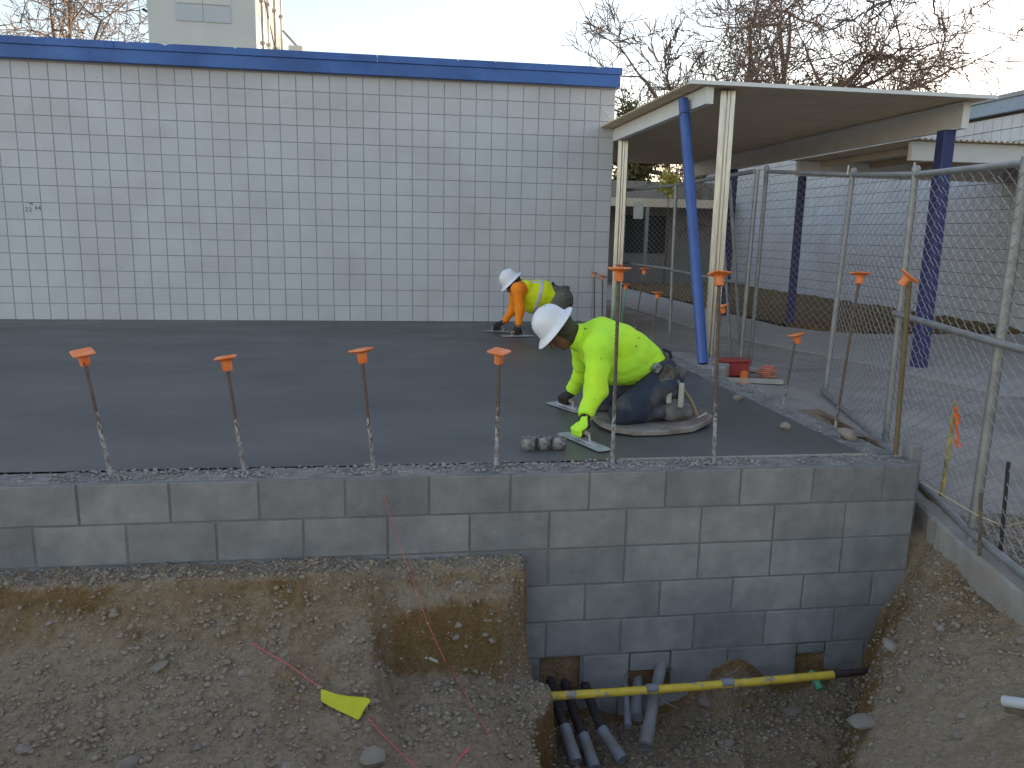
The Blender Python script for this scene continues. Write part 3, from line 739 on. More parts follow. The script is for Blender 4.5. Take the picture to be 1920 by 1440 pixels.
def cap_parts():
    # mushroom cap: flared square top plate on a ribbed round socket
    pl = MB(); s = .048; t = .0075
    ring = []
    for i in range(32):
        a = 2*math.pi*(i+.5)/32; c, sn = math.cos(a), math.sin(a); q = s/max(abs(c), abs(sn)); q = min(q, s*1.30); ring.append((q*c, q*sn))
    Vv = [(x*.94, y*.94, t) for x, y in ring]+[(x, y, t*.55) for x, y in ring]+[(x, y, 0) for x, y in ring]+[(x*.34*1.5, y*.34*1.5, -.012) for x, y in ring]
    n = 32; Ff = [tuple(range(n))]
    for r in range(3): Ff += [(r*n+i, (r+1)*n+i, (r+1)*n+(i+1) % n, r*n+(i+1) % n) for i in range(n)]
    pl.add(Vv, Ff)
    so_ = MB().lathe([(.030, -.008), (.0235, -.018), (.0215, -.03), (.020, -.062), (.0165, -.063), (.016, -.02), (0, -.015)], 20)
    for k in range(8):
        a = 2*math.pi*k/8; Mx = Matrix.Rotation(a, 4, 'Z'); so_.box((.0185, -.0018, -.058), (.0235, .0018, -.02), Mx)
    return pl.mesh('top_plate', M['orange'], True), so_.mesh('socket', M['orange'], True)
CAP_P, CAP_S = cap_parts()
CAPF = None
def put_cap(pos, axis, label, group='orange rebar caps', faded=False, spin=0.0, scale=1.0, flip=False):
    o = empty('rebar_protector', pos, label, 'safety cap', group)
    qn = Vector(axis).to_track_quat('Z', 'Y') @ Matrix.Rotation(spin, 3, 'Z').to_quaternion()
    o.rotation_mode = 'QUATERNION'; o.rotation_quaternion = qn; o.scale = (scale,)*3
    for nm, me in (('top_plate', CAP_P), ('socket', CAP_S)):
        c = link(nm, me, o)
        if faded:
            c.material_slots[0].link = 'OBJECT'; c.material_slots[0].material = M['orange_faded']
    return o
def put_rebar(base, top, label, cap_label=None, r=.0085, mt=None, group='rebar dowels standing in the slab edge', cap_axis=None, spin=0., faded=False, lo=.28, cscale=1.0, embed=.06):
    base = np.array(base); top = np.array(top); d = top-base; L = np.linalg.norm(d); d /= L
    me = rebar_mesh(L+embed-.03, r, lo+embed)
    if mt: me.materials[0] = mt
    o = link('rebar', me, None, base-d*embed); o.rotation_mode = 'QUATERNION'; o.rotation_quaternion = Vector(d).to_track_quat('Z', 'Y')
    tag(o, label, 'rebar', group)
    if cap_label:
        ax = cap_axis if cap_axis is not None else d
        put_cap(top, ax, cap_label, faded=faded, spin=spin, scale=cscale)
front = [((210, 893), (155, 662), 'strongly leaning', .75), ((458, 886), (423, 671), 'leaning', .3), ((700, 879), (677, 657), 'slightly leaning', 1.2), ((930, 876), (936, 660), 'upright', .8)]
words = [('short rebar tilted most of all the rebars standing in the wall top', 'orange cap tipped flat on the most tilted rebar of the wall row'),
         ('short tilted rebar, second along the wall row from the most tilted one', 'orange cap on the second rebar along from the most tilted one'),
         ('short faintly tilted rebar standing in the wall top above the pink string', 'orange cap on the rebar above the pink string'),
         ('short straight rebar standing in the wall top, next to the grey tins', 'orange cap on the straight rebar next to the grey tins')]
tilts = [(-.05, -.22, 1), (-.14, .03, 1), (-.16, .05, 1), (.02, -.17, 1)]
for i, (bp, tp, _, spn) in enumerate(front):
    b3 = P(*bp, z=-.005); b3[1] = min(b3[1], .17); b3[2] = 0; b3[0] = P(bp[0], bp[1], Y=.15)[0]
    t3 = P(*tp, Y=.15)
    put_rebar(b3, t3, words[i][0], words[i][1], cap_axis=tilts[i], spin=spn)
tall = [((1148, 869), (1161, 504), 'tall straight rebar in the wall top in front of the kneeling worker in lime green', 'orange cap on the tall rebar in front of the worker in lime green', (0, .02, 1), .78),
        ((1338, 874), (1349, 514), 'tall straight rebar in the wall top past the knee board', 'orange cap on the tall rebar past the knee board', (.05, .30, 1), .35)]
for bp, tp, l1, l2, ax, spn in tall:
    b3 = P(*bp, Y=.14); b3[2] = 0; t3 = P(*tp, Y=.14); put_rebar(b3, t3, l1, l2, cap_axis=ax, spin=spn, lo=.35)
b3 = P(1678, 862, Y=.16); b3[2] = 0; t3 = P(1706, 518, Y=.16)
put_rebar(b3, t3, 'thick olive painted rod standing at the wall corner', 'orange cap tilted sideways on the olive rod at the wall corner', r=.0125, mt=M['olive'], cap_axis=(.55, -.35, .8), spin=.4, lo=.0)
side = [(1.50, (1493, 628), 'short rebar on the block kerb, the lower of the two before the mesh fence', 'orange cap on the short rebar of the block kerb before the mesh fence', (-.25, .1, 1), .01),
        (.81, (1613, 513), 'tall rebar on the block kerb nearest the wall corner', 'orange cap on the tall kerb rebar nearest the wall corner', (.05, .12, 1), .02),
        (2.81, (1353, 574), 'short rebar on the block kerb beside the galvanised canopy post', 'orange cap on the kerb rebar beside the galvanised canopy post', (-.3, .05, 1), .0),
        (4.3, (1233, 549), 'rebar on the block kerb in front of the gate mid post', 'orange cap on the kerb rebar in front of the gate mid post', (.03, .05, 1), -.05),
        (5.2, (1208, 504), 'thin rebar in front of the gate, the taller of the pair there', 'orange cap on the taller thin rebar in front of the gate', (0, .05, 1), 0)]
for (y, tp, l1, l2, ax, dx) in side:
    t3 = P(*tp, Y=y); b3 = np.array([min(t3[0]-.02, -.02), y, 0.0]); put_rebar(b3, t3, l1, l2, cap_axis=ax, spin=random.random(), r=.0075, lo=.12)
for (y, tp, l1, l2, gr) in ((5.75, (1174, 533), 'green coated rod on the block kerb by the far canopy post', 'orange cap on the green coated rod by the far canopy post', True),
                       (6.1, (1161, 497), 'second green coated rod behind the far canopy post', 'orange cap on the green rod behind the far canopy post', True)):
    t3 = P(*tp, Y=y); b3 = np.array([t3[0]-.05, y, 0.0])
    put_rebar(b3, t3, l1, l2, mt=M['green_rod'] if gr else None, r=.008, lo=.0)
for (tp, l1, l2) in (((1115, 511), 'thin dark rod against the building wall, away from its corner', 'dusty orange cap on the thin dark rod against the building wall'),
                     ((1130, 517), 'thin dark rod against the building wall, right at its corner', 'dusty orange cap on the thin dark rod at the building corner')):
    t3 = P(*tp, Y=6.62); b3 = np.array([t3[0]+.02, 6.62, 0.0]); put_rebar(b3, t3, l1, l2, r=.008, lo=.0, faded=True, cap_axis=(.15, 0, 1))
# fallen cap upside down by the kerb
cpos = P(1394, 716, z=-.005)
_c = P(1394, 716, z=-.145); put_cap((_c[0], _c[1], -.138), (0, .05, -1), 'orange cap lying upside down on the ground outside the block kerb', scale=1.5)

# ================================================================== THINGS ON THE SLAB AND IN THE YARD
# three small tins
def tin(x, y, s, label, seed):
    random.seed(seed); t = empty('crumpled_tin', (x, y, .006), label, 'tin', 'three crumpled tins on the slab')
    mb = MB(); n = 22; prof = [(.0, .0), (.036, .0), (.041, .012), (.043, .03), (.041, .05), (.038, .064), (.033, .066), (.031, .05), (.0, .046)]
    Vv = []
    for k, (r, z) in enumerate(prof):
        for i in range(n):
            a = 2*math.pi*i/n; w_ = 1+.12*math.sin(3*a+seed)*(z/.06)+.06*math.sin(7*a+seed*2)+random.uniform(-.07, .07)
            Vv.append((r*w_*math.cos(a)*s, r*w_*math.sin(a)*s, (z+(random.uniform(-.005, .006) if z > .02 else 0))*s))
    mb.add(Vv, [(k*n+i, k*n+(i+1) % n, (k+1)*n+(i+1) % n, (k+1)*n+i) for k in range(len(prof)-1) for i in range(n)])
    mb.build('shell', M['can'], t, True)
    sp = MB()
    for i in range(14):
        a = random.uniform(0, 6.28); r = random.uniform(.004, .028)*s; q = np.array([r*math.cos(a), r*math.sin(a), .047*s])
        sp.tube([q, q+np.array([random.uniform(-.018, .018), random.uniform(-.018, .018), random.uniform(.006, .022)])], .0035, 5)
    sp.build('scraps', M['can'], t)
tin(-2.075, .43, 1.0, 'crumpled grey tin packed with scraps, the end one farthest from the trowel', 1)
tin(-1.99, .44, 1.02, 'smooth sided grey tin, the middle one of the three', 2)
tin(-1.905, .435, 1.0, 'dark slotted grey tin, the one beside the trowel', 3)
random.seed(11)
# rocks, generic
def rock_mesh(seed, flat=.7, sub=2):
    bm = bmesh.new(); bmesh.ops.create_icosphere(bm, subdivisions=sub, radius=1)
    r = np.random.default_rng(seed); dirs = r.normal(size=(9, 3)); dirs /= np.linalg.norm(dirs, axis=1)[:, None]; offs = r.uniform(.62, .95, 9)
    for v in bm.verts:
        c = np.array(v.co); k = 1.0
        for dd, oo in zip(dirs, offs):
            pr = c@dd
            if pr > oo: k = min(k, oo/pr)
        c = c*k*(1+r.uniform(-.03, .03)); v.co = Vector((c[0]*1.25, c[1], c[2]*flat))
    me = bpy.data.meshes.new('rock'); bm.to_mesh(me); bm.free(); me.materials.append(M['rock'])
    me.polygons.foreach_set('use_smooth', np.ones(len(me.polygons), bool))
    try: me.set_sharp_from_angle(angle=math.radians(28))
    except Exception: pass
    return me
ROCKS = [rock_mesh(s, f) for s, f in zip(range(40, 48), (.6, .7, .8, .55, .75, .65, .5, .85))]
SLABR = [rock_mesh(s, .28) for s in (60, 61, 62, 63)]
def put_rock(pos, s, label, group=None, meshes=ROCKS, k=None, sink=.35, rz=None):
    me = meshes[k if k is not None else random.randrange(len(meshes))]
    o = link('rock', me, None, (pos[0], pos[1], pos[2]+s*(.6-sink)))
    o.scale = (s, s*random.uniform(.8, 1.1), s); o.rotation_euler = (random.uniform(-.25, .25), random.uniform(-.25, .25), random.uniform(0, 6.28) if rz is None else rz)
    return tag(o, label, 'rock', group)
put_rock(P(1383, 750, z=.005), .035, 'small pale rubble lump on the slab beside the tall rebar', k=2, sink=.2)
put_rock(P(1474, 803, z=.005), .036, 'small pale rubble lump on the slab near the block kerb corner', k=4, sink=.2)
put_rock(P(1588, 822, z=.01), .055, 'tan rounded stone sitting on the block kerb top', k=5, sink=.15)
# concrete stub by the corner
st = MB().at((.05, .14, -.45)).prism([(.015, .1), (.085, .1), (.09, .18), (.01, .18)], -.45, .075)
tag(st.build('concrete_stub', M['cmu'], None, bevel=.008, loc=(.05, .14, -.45)), 'small grey concrete stub standing beside the wall corner', 'stub')
# survey stake with ribbon
sk = empty('survey_stake', (.15, .22, -.3), 'yellow painted wooden stake wearing an orange ribbon', 'stake'); SO_ = np.array([.15, .22, -.3])
ta, tb = P(1766, 925, Y=.22), P(1791, 762, Y=.22); dv = (ta-tb)/np.linalg.norm(ta-tb); ta = tb+dv*.62
mb = MB().at(SO_); c1_ = np.array([.014, 0, 0]); c2_ = np.array([0, .009, 0])
V8 = [ta-c1_*.6-c2_, ta+c1_*.6-c2_, ta+c1_*.6+c2_, ta-c1_*.6+c2_, tb-c1_*.5-c2_, tb+c1_*.5-c2_, tb+c1_*.5+c2_, tb-c1_*.5+c2_]
V8 += [tb+np.array([0, 0, .03])-c2_, tb+np.array([0, 0, .03])+c2_]
mb.add(V8, [(0, 1, 5, 4), (1, 2, 6, 5), (2, 3, 7, 6), (3, 0, 4, 7), (4, 5, 8), (6, 7, 9), (5, 6, 9, 8), (7, 4, 8, 9), (3, 2, 1, 0)]); mb.build('shaft', M['yellow_stake'], sk)
rp = [P(a, b2, Y=.2) for a, b2 in ((1790, 772), (1796, 788), (1793, 803), (1797, 818), (1793, 829), (1799, 838))]
mb = MB().at(SO_); Vv = []
for i, q in enumerate(rp):
    w_ = .012*(1+.3*math.sin(i*1.7)); Vv += [(q[0]-w_, q[1]+.006*math.sin(i*2.1), q[2]), (q[0]+w_, q[1]-.006*math.cos(i*1.3), q[2]+.004)]
mb.add(Vv, [(2*i, 2*i+1, 2*i+3, 2*i+2) for i in range(len(rp)-1)])
mb.tube([tb+np.array([-.016, -.012, -.012]), tb+np.array([.016, -.012, -.008])], .009, 6); mb.build('ribbon', M['ribbon'], sk)
# two steel form stakes and the string line
for (bp, tp, Y, lb, r_, mt) in (((1872, 1075), (1891, 866), -.50, 'dark steel stake standing outside the kerb beyond the rusty one', .012, 'black'), ((1836, 1064), (1839, 925), -.46, 'rusty steel stake standing closest to the leaning fence post', .011, 'rebar')):
    a = P(*bp, Y=Y); b2 = P(*tp, Y=Y); a = a+(a-b2)/np.linalg.norm(a-b2)*.25
    o = MB().at(a).tube([a, b2], r_, 4)
    tag(o.build('steel_stake', M[mt], None, loc=a), lb, 'stake')
sp_ = [P(1726, 903, Y=.03), P(1834, 967, Y=-.46), P(1885, 987, Y=-.5), P(1925, 978, Y=-.9)]
tag(MB().at(sp_[0]).tube(sp_, .0022, 5).build('string_line', M['cream_string'], None, loc=sp_[0]), 'thin cream mason string tied between the two steel stakes', 'string')
oc = put_rock(np.array(P(1851, 1088, Y=-.42)), .05, 'orange painted lump of rubble at the foot of the stakes', k=1, sink=.3)
oc.material_slots[0].link = 'OBJECT'; oc.material_slots[0].material = M['orange_faded']
# red plastic crate and timber by the canopy post
ct = empty('red_crate', (.42, 3.42, GZ), 'dull red plastic bin lying behind the galvanised canopy post', 'bin')
MB().box((-.13, -.09, .02), (.15, .09, .16)).build('body', M['tarp'], ct, bevel=.012); MB().box((-.145, -.10, .161), (.165, .10, .18)).build('rim', M['tarp'], ct, bevel=.004)
for i, (a, b2, lb) in enumerate((((.22, 3.2, GZ+.02), (.75, 3.0, GZ+.03), 'grey timber offcut lying in front of the red bin'), ((.25, 3.75, GZ+.10), (.85, 3.62, GZ+.03), 'grey timber offcut lying behind the red bin'))):
    a = np.array(a); b2 = np.array(b2); d = (b2-a)/np.linalg.norm(b2-a); nn = np.cross(d, (0, 0, 1)); up = np.cross(nn, d)
    V8 = [q+sn*nn*.035+su*up*.018 for q in (a, b2) for sn, su in ((-1, -1), (1, -1), (1, 1), (-1, 1))]
    mb = MB().at(a); mb.add(V8, [(3, 2, 1, 0), (4, 5, 6, 7), (0, 1, 5, 4), (1, 2, 6, 5), (2, 3, 7, 6), (3, 0, 4, 7)])
    tag(mb.build('timber', M['pale_wood'], None, loc=a), lb, 'timber')
rp_ = MB(); base = np.array([.75, 3.35, GZ]); pts = []
for i in range(60): a = i*.55; pts.append(base+np.array([.07*math.cos(a)+.03*math.sin(a*.31), .07*math.sin(a), .01+.0018*i]))
tag(MB().at(base).tube(pts, .008, 6).build('orange_cord', M['orange_faded'], None, True, loc=base), 'coil of orange cord on the gravel near the red bin', 'cord')
tw = [P(1415, 722, z=-.0), P(1425, 728, z=.02), P(1440, 742, z=.0), P(1447, 748, z=-.0)]
for q in tw: q[0] = min(q[0], -.012)
tag(MB().at(tw[0]).tube([q+np.array([0, 0, .02]) for q in tw], .006, 6).build('wire_end', M['rebar_cem'], None, True, loc=tw[0]), 'bent grey wire end lying on the block kerb', 'wire')

# ================================================================== TRENCH UTILITIES
def pipe(name, pts, r, mt, label, cat, group=None, hollow=.8, n=20, coupling=None):
    pts = [np.array(p, float) for p in pts]; o = empty(name, pts[0], label, cat, group)
    MB().at(pts[0]).tube(pts, r, n, cap=False).build('pipe', mt, o, True)
    d = (pts[-1]-pts[-2])/np.linalg.norm(pts[-1]-pts[-2])
    if hollow:
        Mx = Matrix.Translation(Vector(pts[-1]-pts[0])) @ Vector(d).to_track_quat('Z', 'Y').to_matrix().to_4x4()
        MB().lathe([(r, -.001), (r, .001), (r*.82, .001), (r*.8, -.05), (0, -.05)], n, Mx).build('open_end', mt, o, True)
    if coupling:
        for (t0, t1) in coupling:
            a = pts[0]+(pts[-1]-pts[0])*t0; b2 = pts[0]+(pts[-1]-pts[0])*t1
            MB().at(pts[0]).tube([a, b2], r*1.16, n).build('coupling', mt, o, True)
    return o
gr = 'capped grey conduits in the trench'
ends = [((1025, 1246), (1062, 1372), (1080, 1428)), ((1050, 1246), (1097, 1388), (1115, 1440)), ((1085, 1246), (1134, 1376), (1167, 1425))]
nm = ['one next to the dirt bank', 'middle one of the three', 'one farthest from the dirt bank']
for i, (a, b2, c) in enumerate(ends):
    A = P(*a, Y=.10); Bp = P(*b2, Y=-.28); Cp = P(*c, Y=-.42)
    o = empty('sleeved_conduit', Bp, 'grey conduit stub in a dark ribbed sleeve, the '+nm[i], 'conduit')
    # ribbed flexible sleeve
    pts = []; rr = []; nseg = 90
    for k in range(nseg+1):
        t = k/nseg; q = A*(1-t)+Bp*t; q = q+np.array([0, 0, -.03*math.sin(math.pi*t)]); pts.append(q); rr.append(.026 if k % 3 else .0195)
    MB().at(Bp).tube(pts, rr, 12).build('ribbed_sleeve', M['flex'], o, True)
    d = (Cp-Bp)/np.linalg.norm(Cp-Bp)
    MB().at(Bp).tube([Bp-d*.03, Cp], .030, 20, cap=False).build('pipe', M['pvc'], o, True)
    Mx = Matrix.Translation(Vector(Cp-Bp)) @ Vector(d).to_track_quat('Z', 'Y').to_matrix().to_4x4()
    MB().lathe([(.030, -.001), (.030, .002), (.0245, .002), (.024, -.012), (0, -.014)], 20, Mx).build('open_end', M['pvc'], o, True)
    MB().at(Bp).tube([Cp-d*.075, Cp-d*.002], .0315, 20).build('collar', M['pvc'], o, True)
pipe('conduit', [P(1243, 1230, Y=.06), P(1209, 1400, Y=-.42)], .031, M['pvc'], 'longer plain grey conduit coming out of the block wall', 'conduit', None, coupling=[(.82, .99)])
pipe('conduit', [P(1197, 1265, Y=.06), P(1193, 1345, Y=-.20)], .031, M['pvc'], 'shorter plain grey conduit coming out of the block wall', 'conduit', None, coupling=[(.75, .99)])
pipe('thin_conduit', [P(1172, 1278, Y=.03), P(1178, 1362, Y=-.25)], .017, M['pvc'], 'thin grey conduit alongside the shorter plain conduit', 'conduit', None, coupling=[(.7, .99)])
A, Bp, Cp = P(1020, 1306, Y=-.22), P(1562, 1265, Y=-.22), P(1630, 1258, Y=-.20)
yp = empty('yellow_gas_pipe', A, 'dirt smeared yellow gas pipe spanning the trench', 'pipe')
mid = [A+(Bp-A)*t+np.array([0, 0, -.008*math.sin(math.pi*t)]) for t in np.linspace(-.12, 1, 16)]
MB().at(A).tube(mid, .0215, 16).build('pipe', M['yellow_pipe'], yp, True)
MB().at(A).tube([Bp-(Bp-A)*.01, Cp, Cp+(Cp-Bp)*.8], .0185, 14).build('wrapped_end', M['flex'], yp, True)
for t in (.36, .62):
    q = A+(Bp-A)*t; MB().at(A).tube([q-(Bp-A)*.02, q+(Bp-A)*.02], .0232, 14).build('tape_band', M['pvc'], yp, True)
wp = [P(1036, 1310, Y=-.245), P(1036, 1345, Y=-.25), P(1037, 1378, Y=-.26), P(1036, 1392, Y=-.3), P(1024, 1412, Y=-.34), P(1020, 1440, Y=-.36)]
tag(MB().at(wp[0]).tube(wp, .003, 6).build('tracer_wire', M['cream_string'], None, True, loc=wp[0]), 'thin yellow tracer wire hanging from the gas pipe', 'wire')
wp = [P(1040, 1380, Y=-.26), P(1022, 1376, Y=-.26), P(1048, 1374, Y=-.27)]
wp2 = [P(1232, 1292, Y=-.2), P(1245, 1315, Y=-.22), P(1268, 1327, Y=-.2)]
tag(MB().at(wp2[0]).tube(wp2, .0035, 6).build('thin_root', M['wood'], None, True, loc=wp2[0]), 'thin pale root curving out beside the grey conduits', 'root')
gpp = P(1513, 1240, Y=.05)
pipe('green_conduit', [gpp+np.array([0, .12, .03]), gpp+np.array([.015, -.14, -.09])], .020, M['green_rod'], 'short green pipe poking out of the small hole in the block wall', 'pipe')
a = on_ground(1882, 1314, .025); b2 = on_ground(1990, 1330, .03); tag(MB().at(a).tube([a, b2], .022, 16).build('white_pipe', M['white_pvc'], None, True, loc=a), 'white plastic pipe end lying on the dirt bank', 'pipe')
a = on_ground(797, 1232, .012); b2 = on_ground(820, 1240, .012)
tag(MB().at(a).tube([a, b2], .009, 10).build('pipe_stub', M['pale_wood'], None, True, loc=a), 'short pale pipe stub sticking out of the brown hollow', 'pipe')
# strings and flagging
def string(px, r, mt, label, lift=.02, name='string_line'):
    pts = [on_ground(x, y, lift) if len(q) == 0 else P(x, y, Y=q[0]) for x, y, *q in px]
    return tag(MB().at(pts[0]).tube(pts, r, 5).build(name, mt, None, loc=pts[0]), label, 'string')
string([(470, 1204), (500, 1222), (540, 1246), (580, 1274), (604, 1291)], .0023, M['pink'], 'pink string running down the dirt into the yellow flagging')
string([(690, 1347), (720, 1380), (750, 1410), (785, 1444)], .0023, M['pink'], 'pink string running on below the yellow flagging')
string([(705, 882, .03), (722, 935, -.012), (745, 1012, -.015), (775, 1090), (800, 1165, -.30), (835, 1240, -.42), (850, 1262), (885, 1322), (922, 1384)], .0014, M['pink'], 'slack pink string hanging down the block wall into the brown hollow')
string([(878, 1402), (868, 1412), (880, 1405), (862, 1420), (850, 1440)], .0027, M['pink'], 'loose pink string curl on the dirt below the hollow')
fl = [[(601, 1290), (602, 1318), ], [(632, 1306), (637, 1336)], [(662, 1308), (662, 1343)], [(699, 1306), (672, 1351)]]
Vv = []
for i, (t_, b_) in enumerate(fl):
    Pt = on_ground(*t_, .035+.012*(i % 2)); Pb = on_ground(*b_, .02+.01*((i+1) % 2)); 
    for k in range(5): Vv.append(Pt+(Pb-Pt)*k/4+np.array([0, .004*math.sin(k*1.7+i), .006*math.sin(k*2.0+i*1.3)]))
o_ = Vv[0]; mb = MB().at(o_); mb.add(Vv, [(i*5+k, i*5+k+1, (i+1)*5+k+1, (i+1)*5+k) for i in range(3) for k in range(4)])
f_ = mb.build('flagging_tape', M['flag'], None, True, loc=o_); tag(f_, 'crinkled yellow flagging tape tied on the pink string', 'tape')
md = f_.modifiers.new('sub', 'SUBSURF'); md.levels = md.render_levels = 2; md = f_.modifiers.new('sol', 'SOLIDIFY'); md.thickness = .001
# larger rocks that can be told apart
special = [((1483, 1338), .055, 'pale jagged rock slab in the trench below the yellow pipe', SLABR, 0), ((1620, 1358), .085, 'broad flat grey rock lying at the foot of the dirt bank', SLABR, 1),
           ((1322, 1322), .040, 'angular grey rock in the trench beside the long conduit', ROCKS, 0), ((1310, 1350), .022, 'small angular rock below the angular grey one in the trench', ROCKS, 6),
           ((1672, 1215), .050, 'pale chunk of rock set in the edge of the dirt bank', ROCKS, 3), ((300, 1250), .034, 'flat grey stone on the dirt slope up from the flagging', SLABR, 2),
           ((240, 1436), .040, 'big pale stone at the bottom of the dirt slope', ROCKS, 5), ((45, 1408), .030, 'rounded pale stone low on the dirt slope', ROCKS, 2),
           ((538, 1438), .022, 'white chipped stone beside the pink string end', SLABR, 3), ((700, 1425), .050, 'dusty grey clod lying below the flagging', ROCKS, 7),
           ((810, 1085), .020, 'round white pebble on the bench under the wall', ROCKS, 4), ((1390, 1362), .018, 'round pale pebble in the trench', ROCKS, 4), ((1370, 1395), .026, 'square edged rubble piece in the trench', ROCKS, 1),
           ((1765, 1180), .022, 'round white stone high on the dirt bank', ROCKS, 4), ((1915, 1205), .030, 'pale stone on the dirt bank near the fence kerb', ROCKS, 2)]
for (px, s, lb, ms, k) in special: put_rock(on_ground(*px), s, lb, None, ms, k)
cnt = 0
random.seed(5)
for i in range(120):
    if cnt >= 62: break
    px, py = random.uniform(0, 1000), random.uniform(1150, 1440)
    if i % 3 == 0: px, py = random.uniform(1150, 1620), random.uniform(1290, 1440)
    if i % 5 == 0: px, py = random.uniform(1700, 1920), random.uniform(1130, 1440)
    q = on_ground(px, py)
    if q[1] > -.03: continue
    s_ = random.choice((.009, .011, .013, .016, .02)); k_ = random.randrange(8)
    zone = 'in the trench bottom below the gas pipe' if q[0] > -2.0 and q[2] < -1.15 else ('on the dirt bank below the fence kerb' if q[0] > -.9 else ('in the brown hollow of the bank' if q[0] > -2.85 and q[2] < -.8 else ('high on the dirt slope under the bench' if q[1] > -.42 else ('low on the dirt slope near the flagging' if q[0] > -3.5 else 'low on the dirt slope away from the flagging'))))
    lb = ('tiny ' if s_ < .0105 else 'small ' if s_ < .0145 else 'larger ')+('flat' if k_ in (0, 3, 6) else 'chunky')+' dusty stone '+zone
    put_rock(q, s_, lb, lb.split(' stone ')[0]+' stones '+zone, k=k_); cnt += 1
# pebbles: too many to count
def scatter(name, pts, sizes, mt, seed, label, cat):
    bm = bmesh.new(); bmesh.ops.create_icosphere(bm, subdivisions=1, radius=1); bv = np.array([v.co for v in bm.verts]); bf = np.array([[v.index for v in f.verts] for f in bm.faces]); bm.free()
    r = np.random.default_rng(seed); n = len(pts)
    j = 1+r.uniform(-.28, .22, (n, len(bv), 1)); sc = np.stack([r.uniform(.8, 1.4, n), r.uniform(.7, 1.2, n), r.uniform(.5, .9, n)], -1)[:, None, :]
    a = r.uniform(0, 6.28, n); ca, sa = np.cos(a)[:, None], np.sin(a)[:, None]
    v = bv[None]*j*sc*np.array(sizes)[:, None, None]
    x = v[..., 0]*ca-v[..., 1]*sa; y = v[..., 0]*sa+v[..., 1]*ca
    v = np.stack([x, y, v[..., 2]], -1)+np.array(pts)[:, None, :]
    F = bf[None]+(np.arange(n)*len(bv))[:, None, None]
    o = link(name, npmesh(name, v.reshape(-1, 3), F.reshape(-1, 3), mt, True)); return tag(o, label, cat, None, 'stuff')
r = np.random.default_rng(3); pts = []; sz = []
while len(pts) < 15000:
    x = r.uniform(-4.9, .7); y = -abs(r.normal(0, .55)); 
    if y < -1.25 or y > -.01: continue
    if vnoise(np.array(x*5), np.array(y*5), 8)+.3*vnoise(np.array(x*1.6), np.array(y*1.6), 9) < r.uniform(.25, 1.05): continue
    s = min(.0022+r.exponential(.0032), .016)
    pts.append((x, y, terr(x, y)+s*.2)); sz.append(s)
for i in range(900):
    cx_, cy_ = r.uniform(-4.9, .6), -abs(r.normal(.35, .3))-.12
    for j in range(int(r.integers(2, 9))):
        x = cx_+r.normal(0, .045); y = cy_+r.normal(0, .035); s = min(.004+r.exponential(.004), .019)
        if -1.2 < y < -.05: pts.append((x, y, terr(x, y)+s*.25)); sz.append(s)
scatter('pebbles', pts, sz, M['pebble'], 4, 'loose pebbles strewn over the excavated dirt', 'pebbles')
pts = []; sz = []
for i in range(2600):
    x = r.uniform(-5.4, -.02); c = r.normal(0, .16)
    if r.random() < .6:
        bx = r.choice([-4.18, -3.56, -2.92, -2.28, -1.65, -1.11, -3.9, -2.5, -1.5]); x = bx+c
    y = r.uniform(.035, .195); s = min(.0022+r.exponential(.0028), .011)
    if -5.4 < x < -.02: pts.append((x, y, .004+s*.4)); sz.append(s)
for i in range(900):
    y = r.uniform(.25, 6.6); x = r.uniform(-.19, -.015); s = min(.002+r.exponential(.0026), .012); pts.append((x, y, .005+s*.4)); sz.append(s)
scatter('aggregate', pts, sz, mat('loose_aggregate', (.30, .28, .255), .95, .3, 5, .3, 80), 6, 'loose grey aggregate left on top of the block wall', 'aggregate')
pts = []; sz = []
for i in range(2600):
    x = r.uniform(-5.2, -2.18); y = -abs(r.normal(0, .09)); s = min(.002+r.exponential(.0018), .008)
    if y < -.25: continue
    pts.append((x, y-.006, terr(x, y)+s*.3)); sz.append(s)
scatter('bench_gravel', pts, sz, mat('grey_gravel', (.29, .275, .255), .95, .3, 5, .3, 80), 7, 'fine grey gravel on the bench at the foot of the wall', 'gravel')
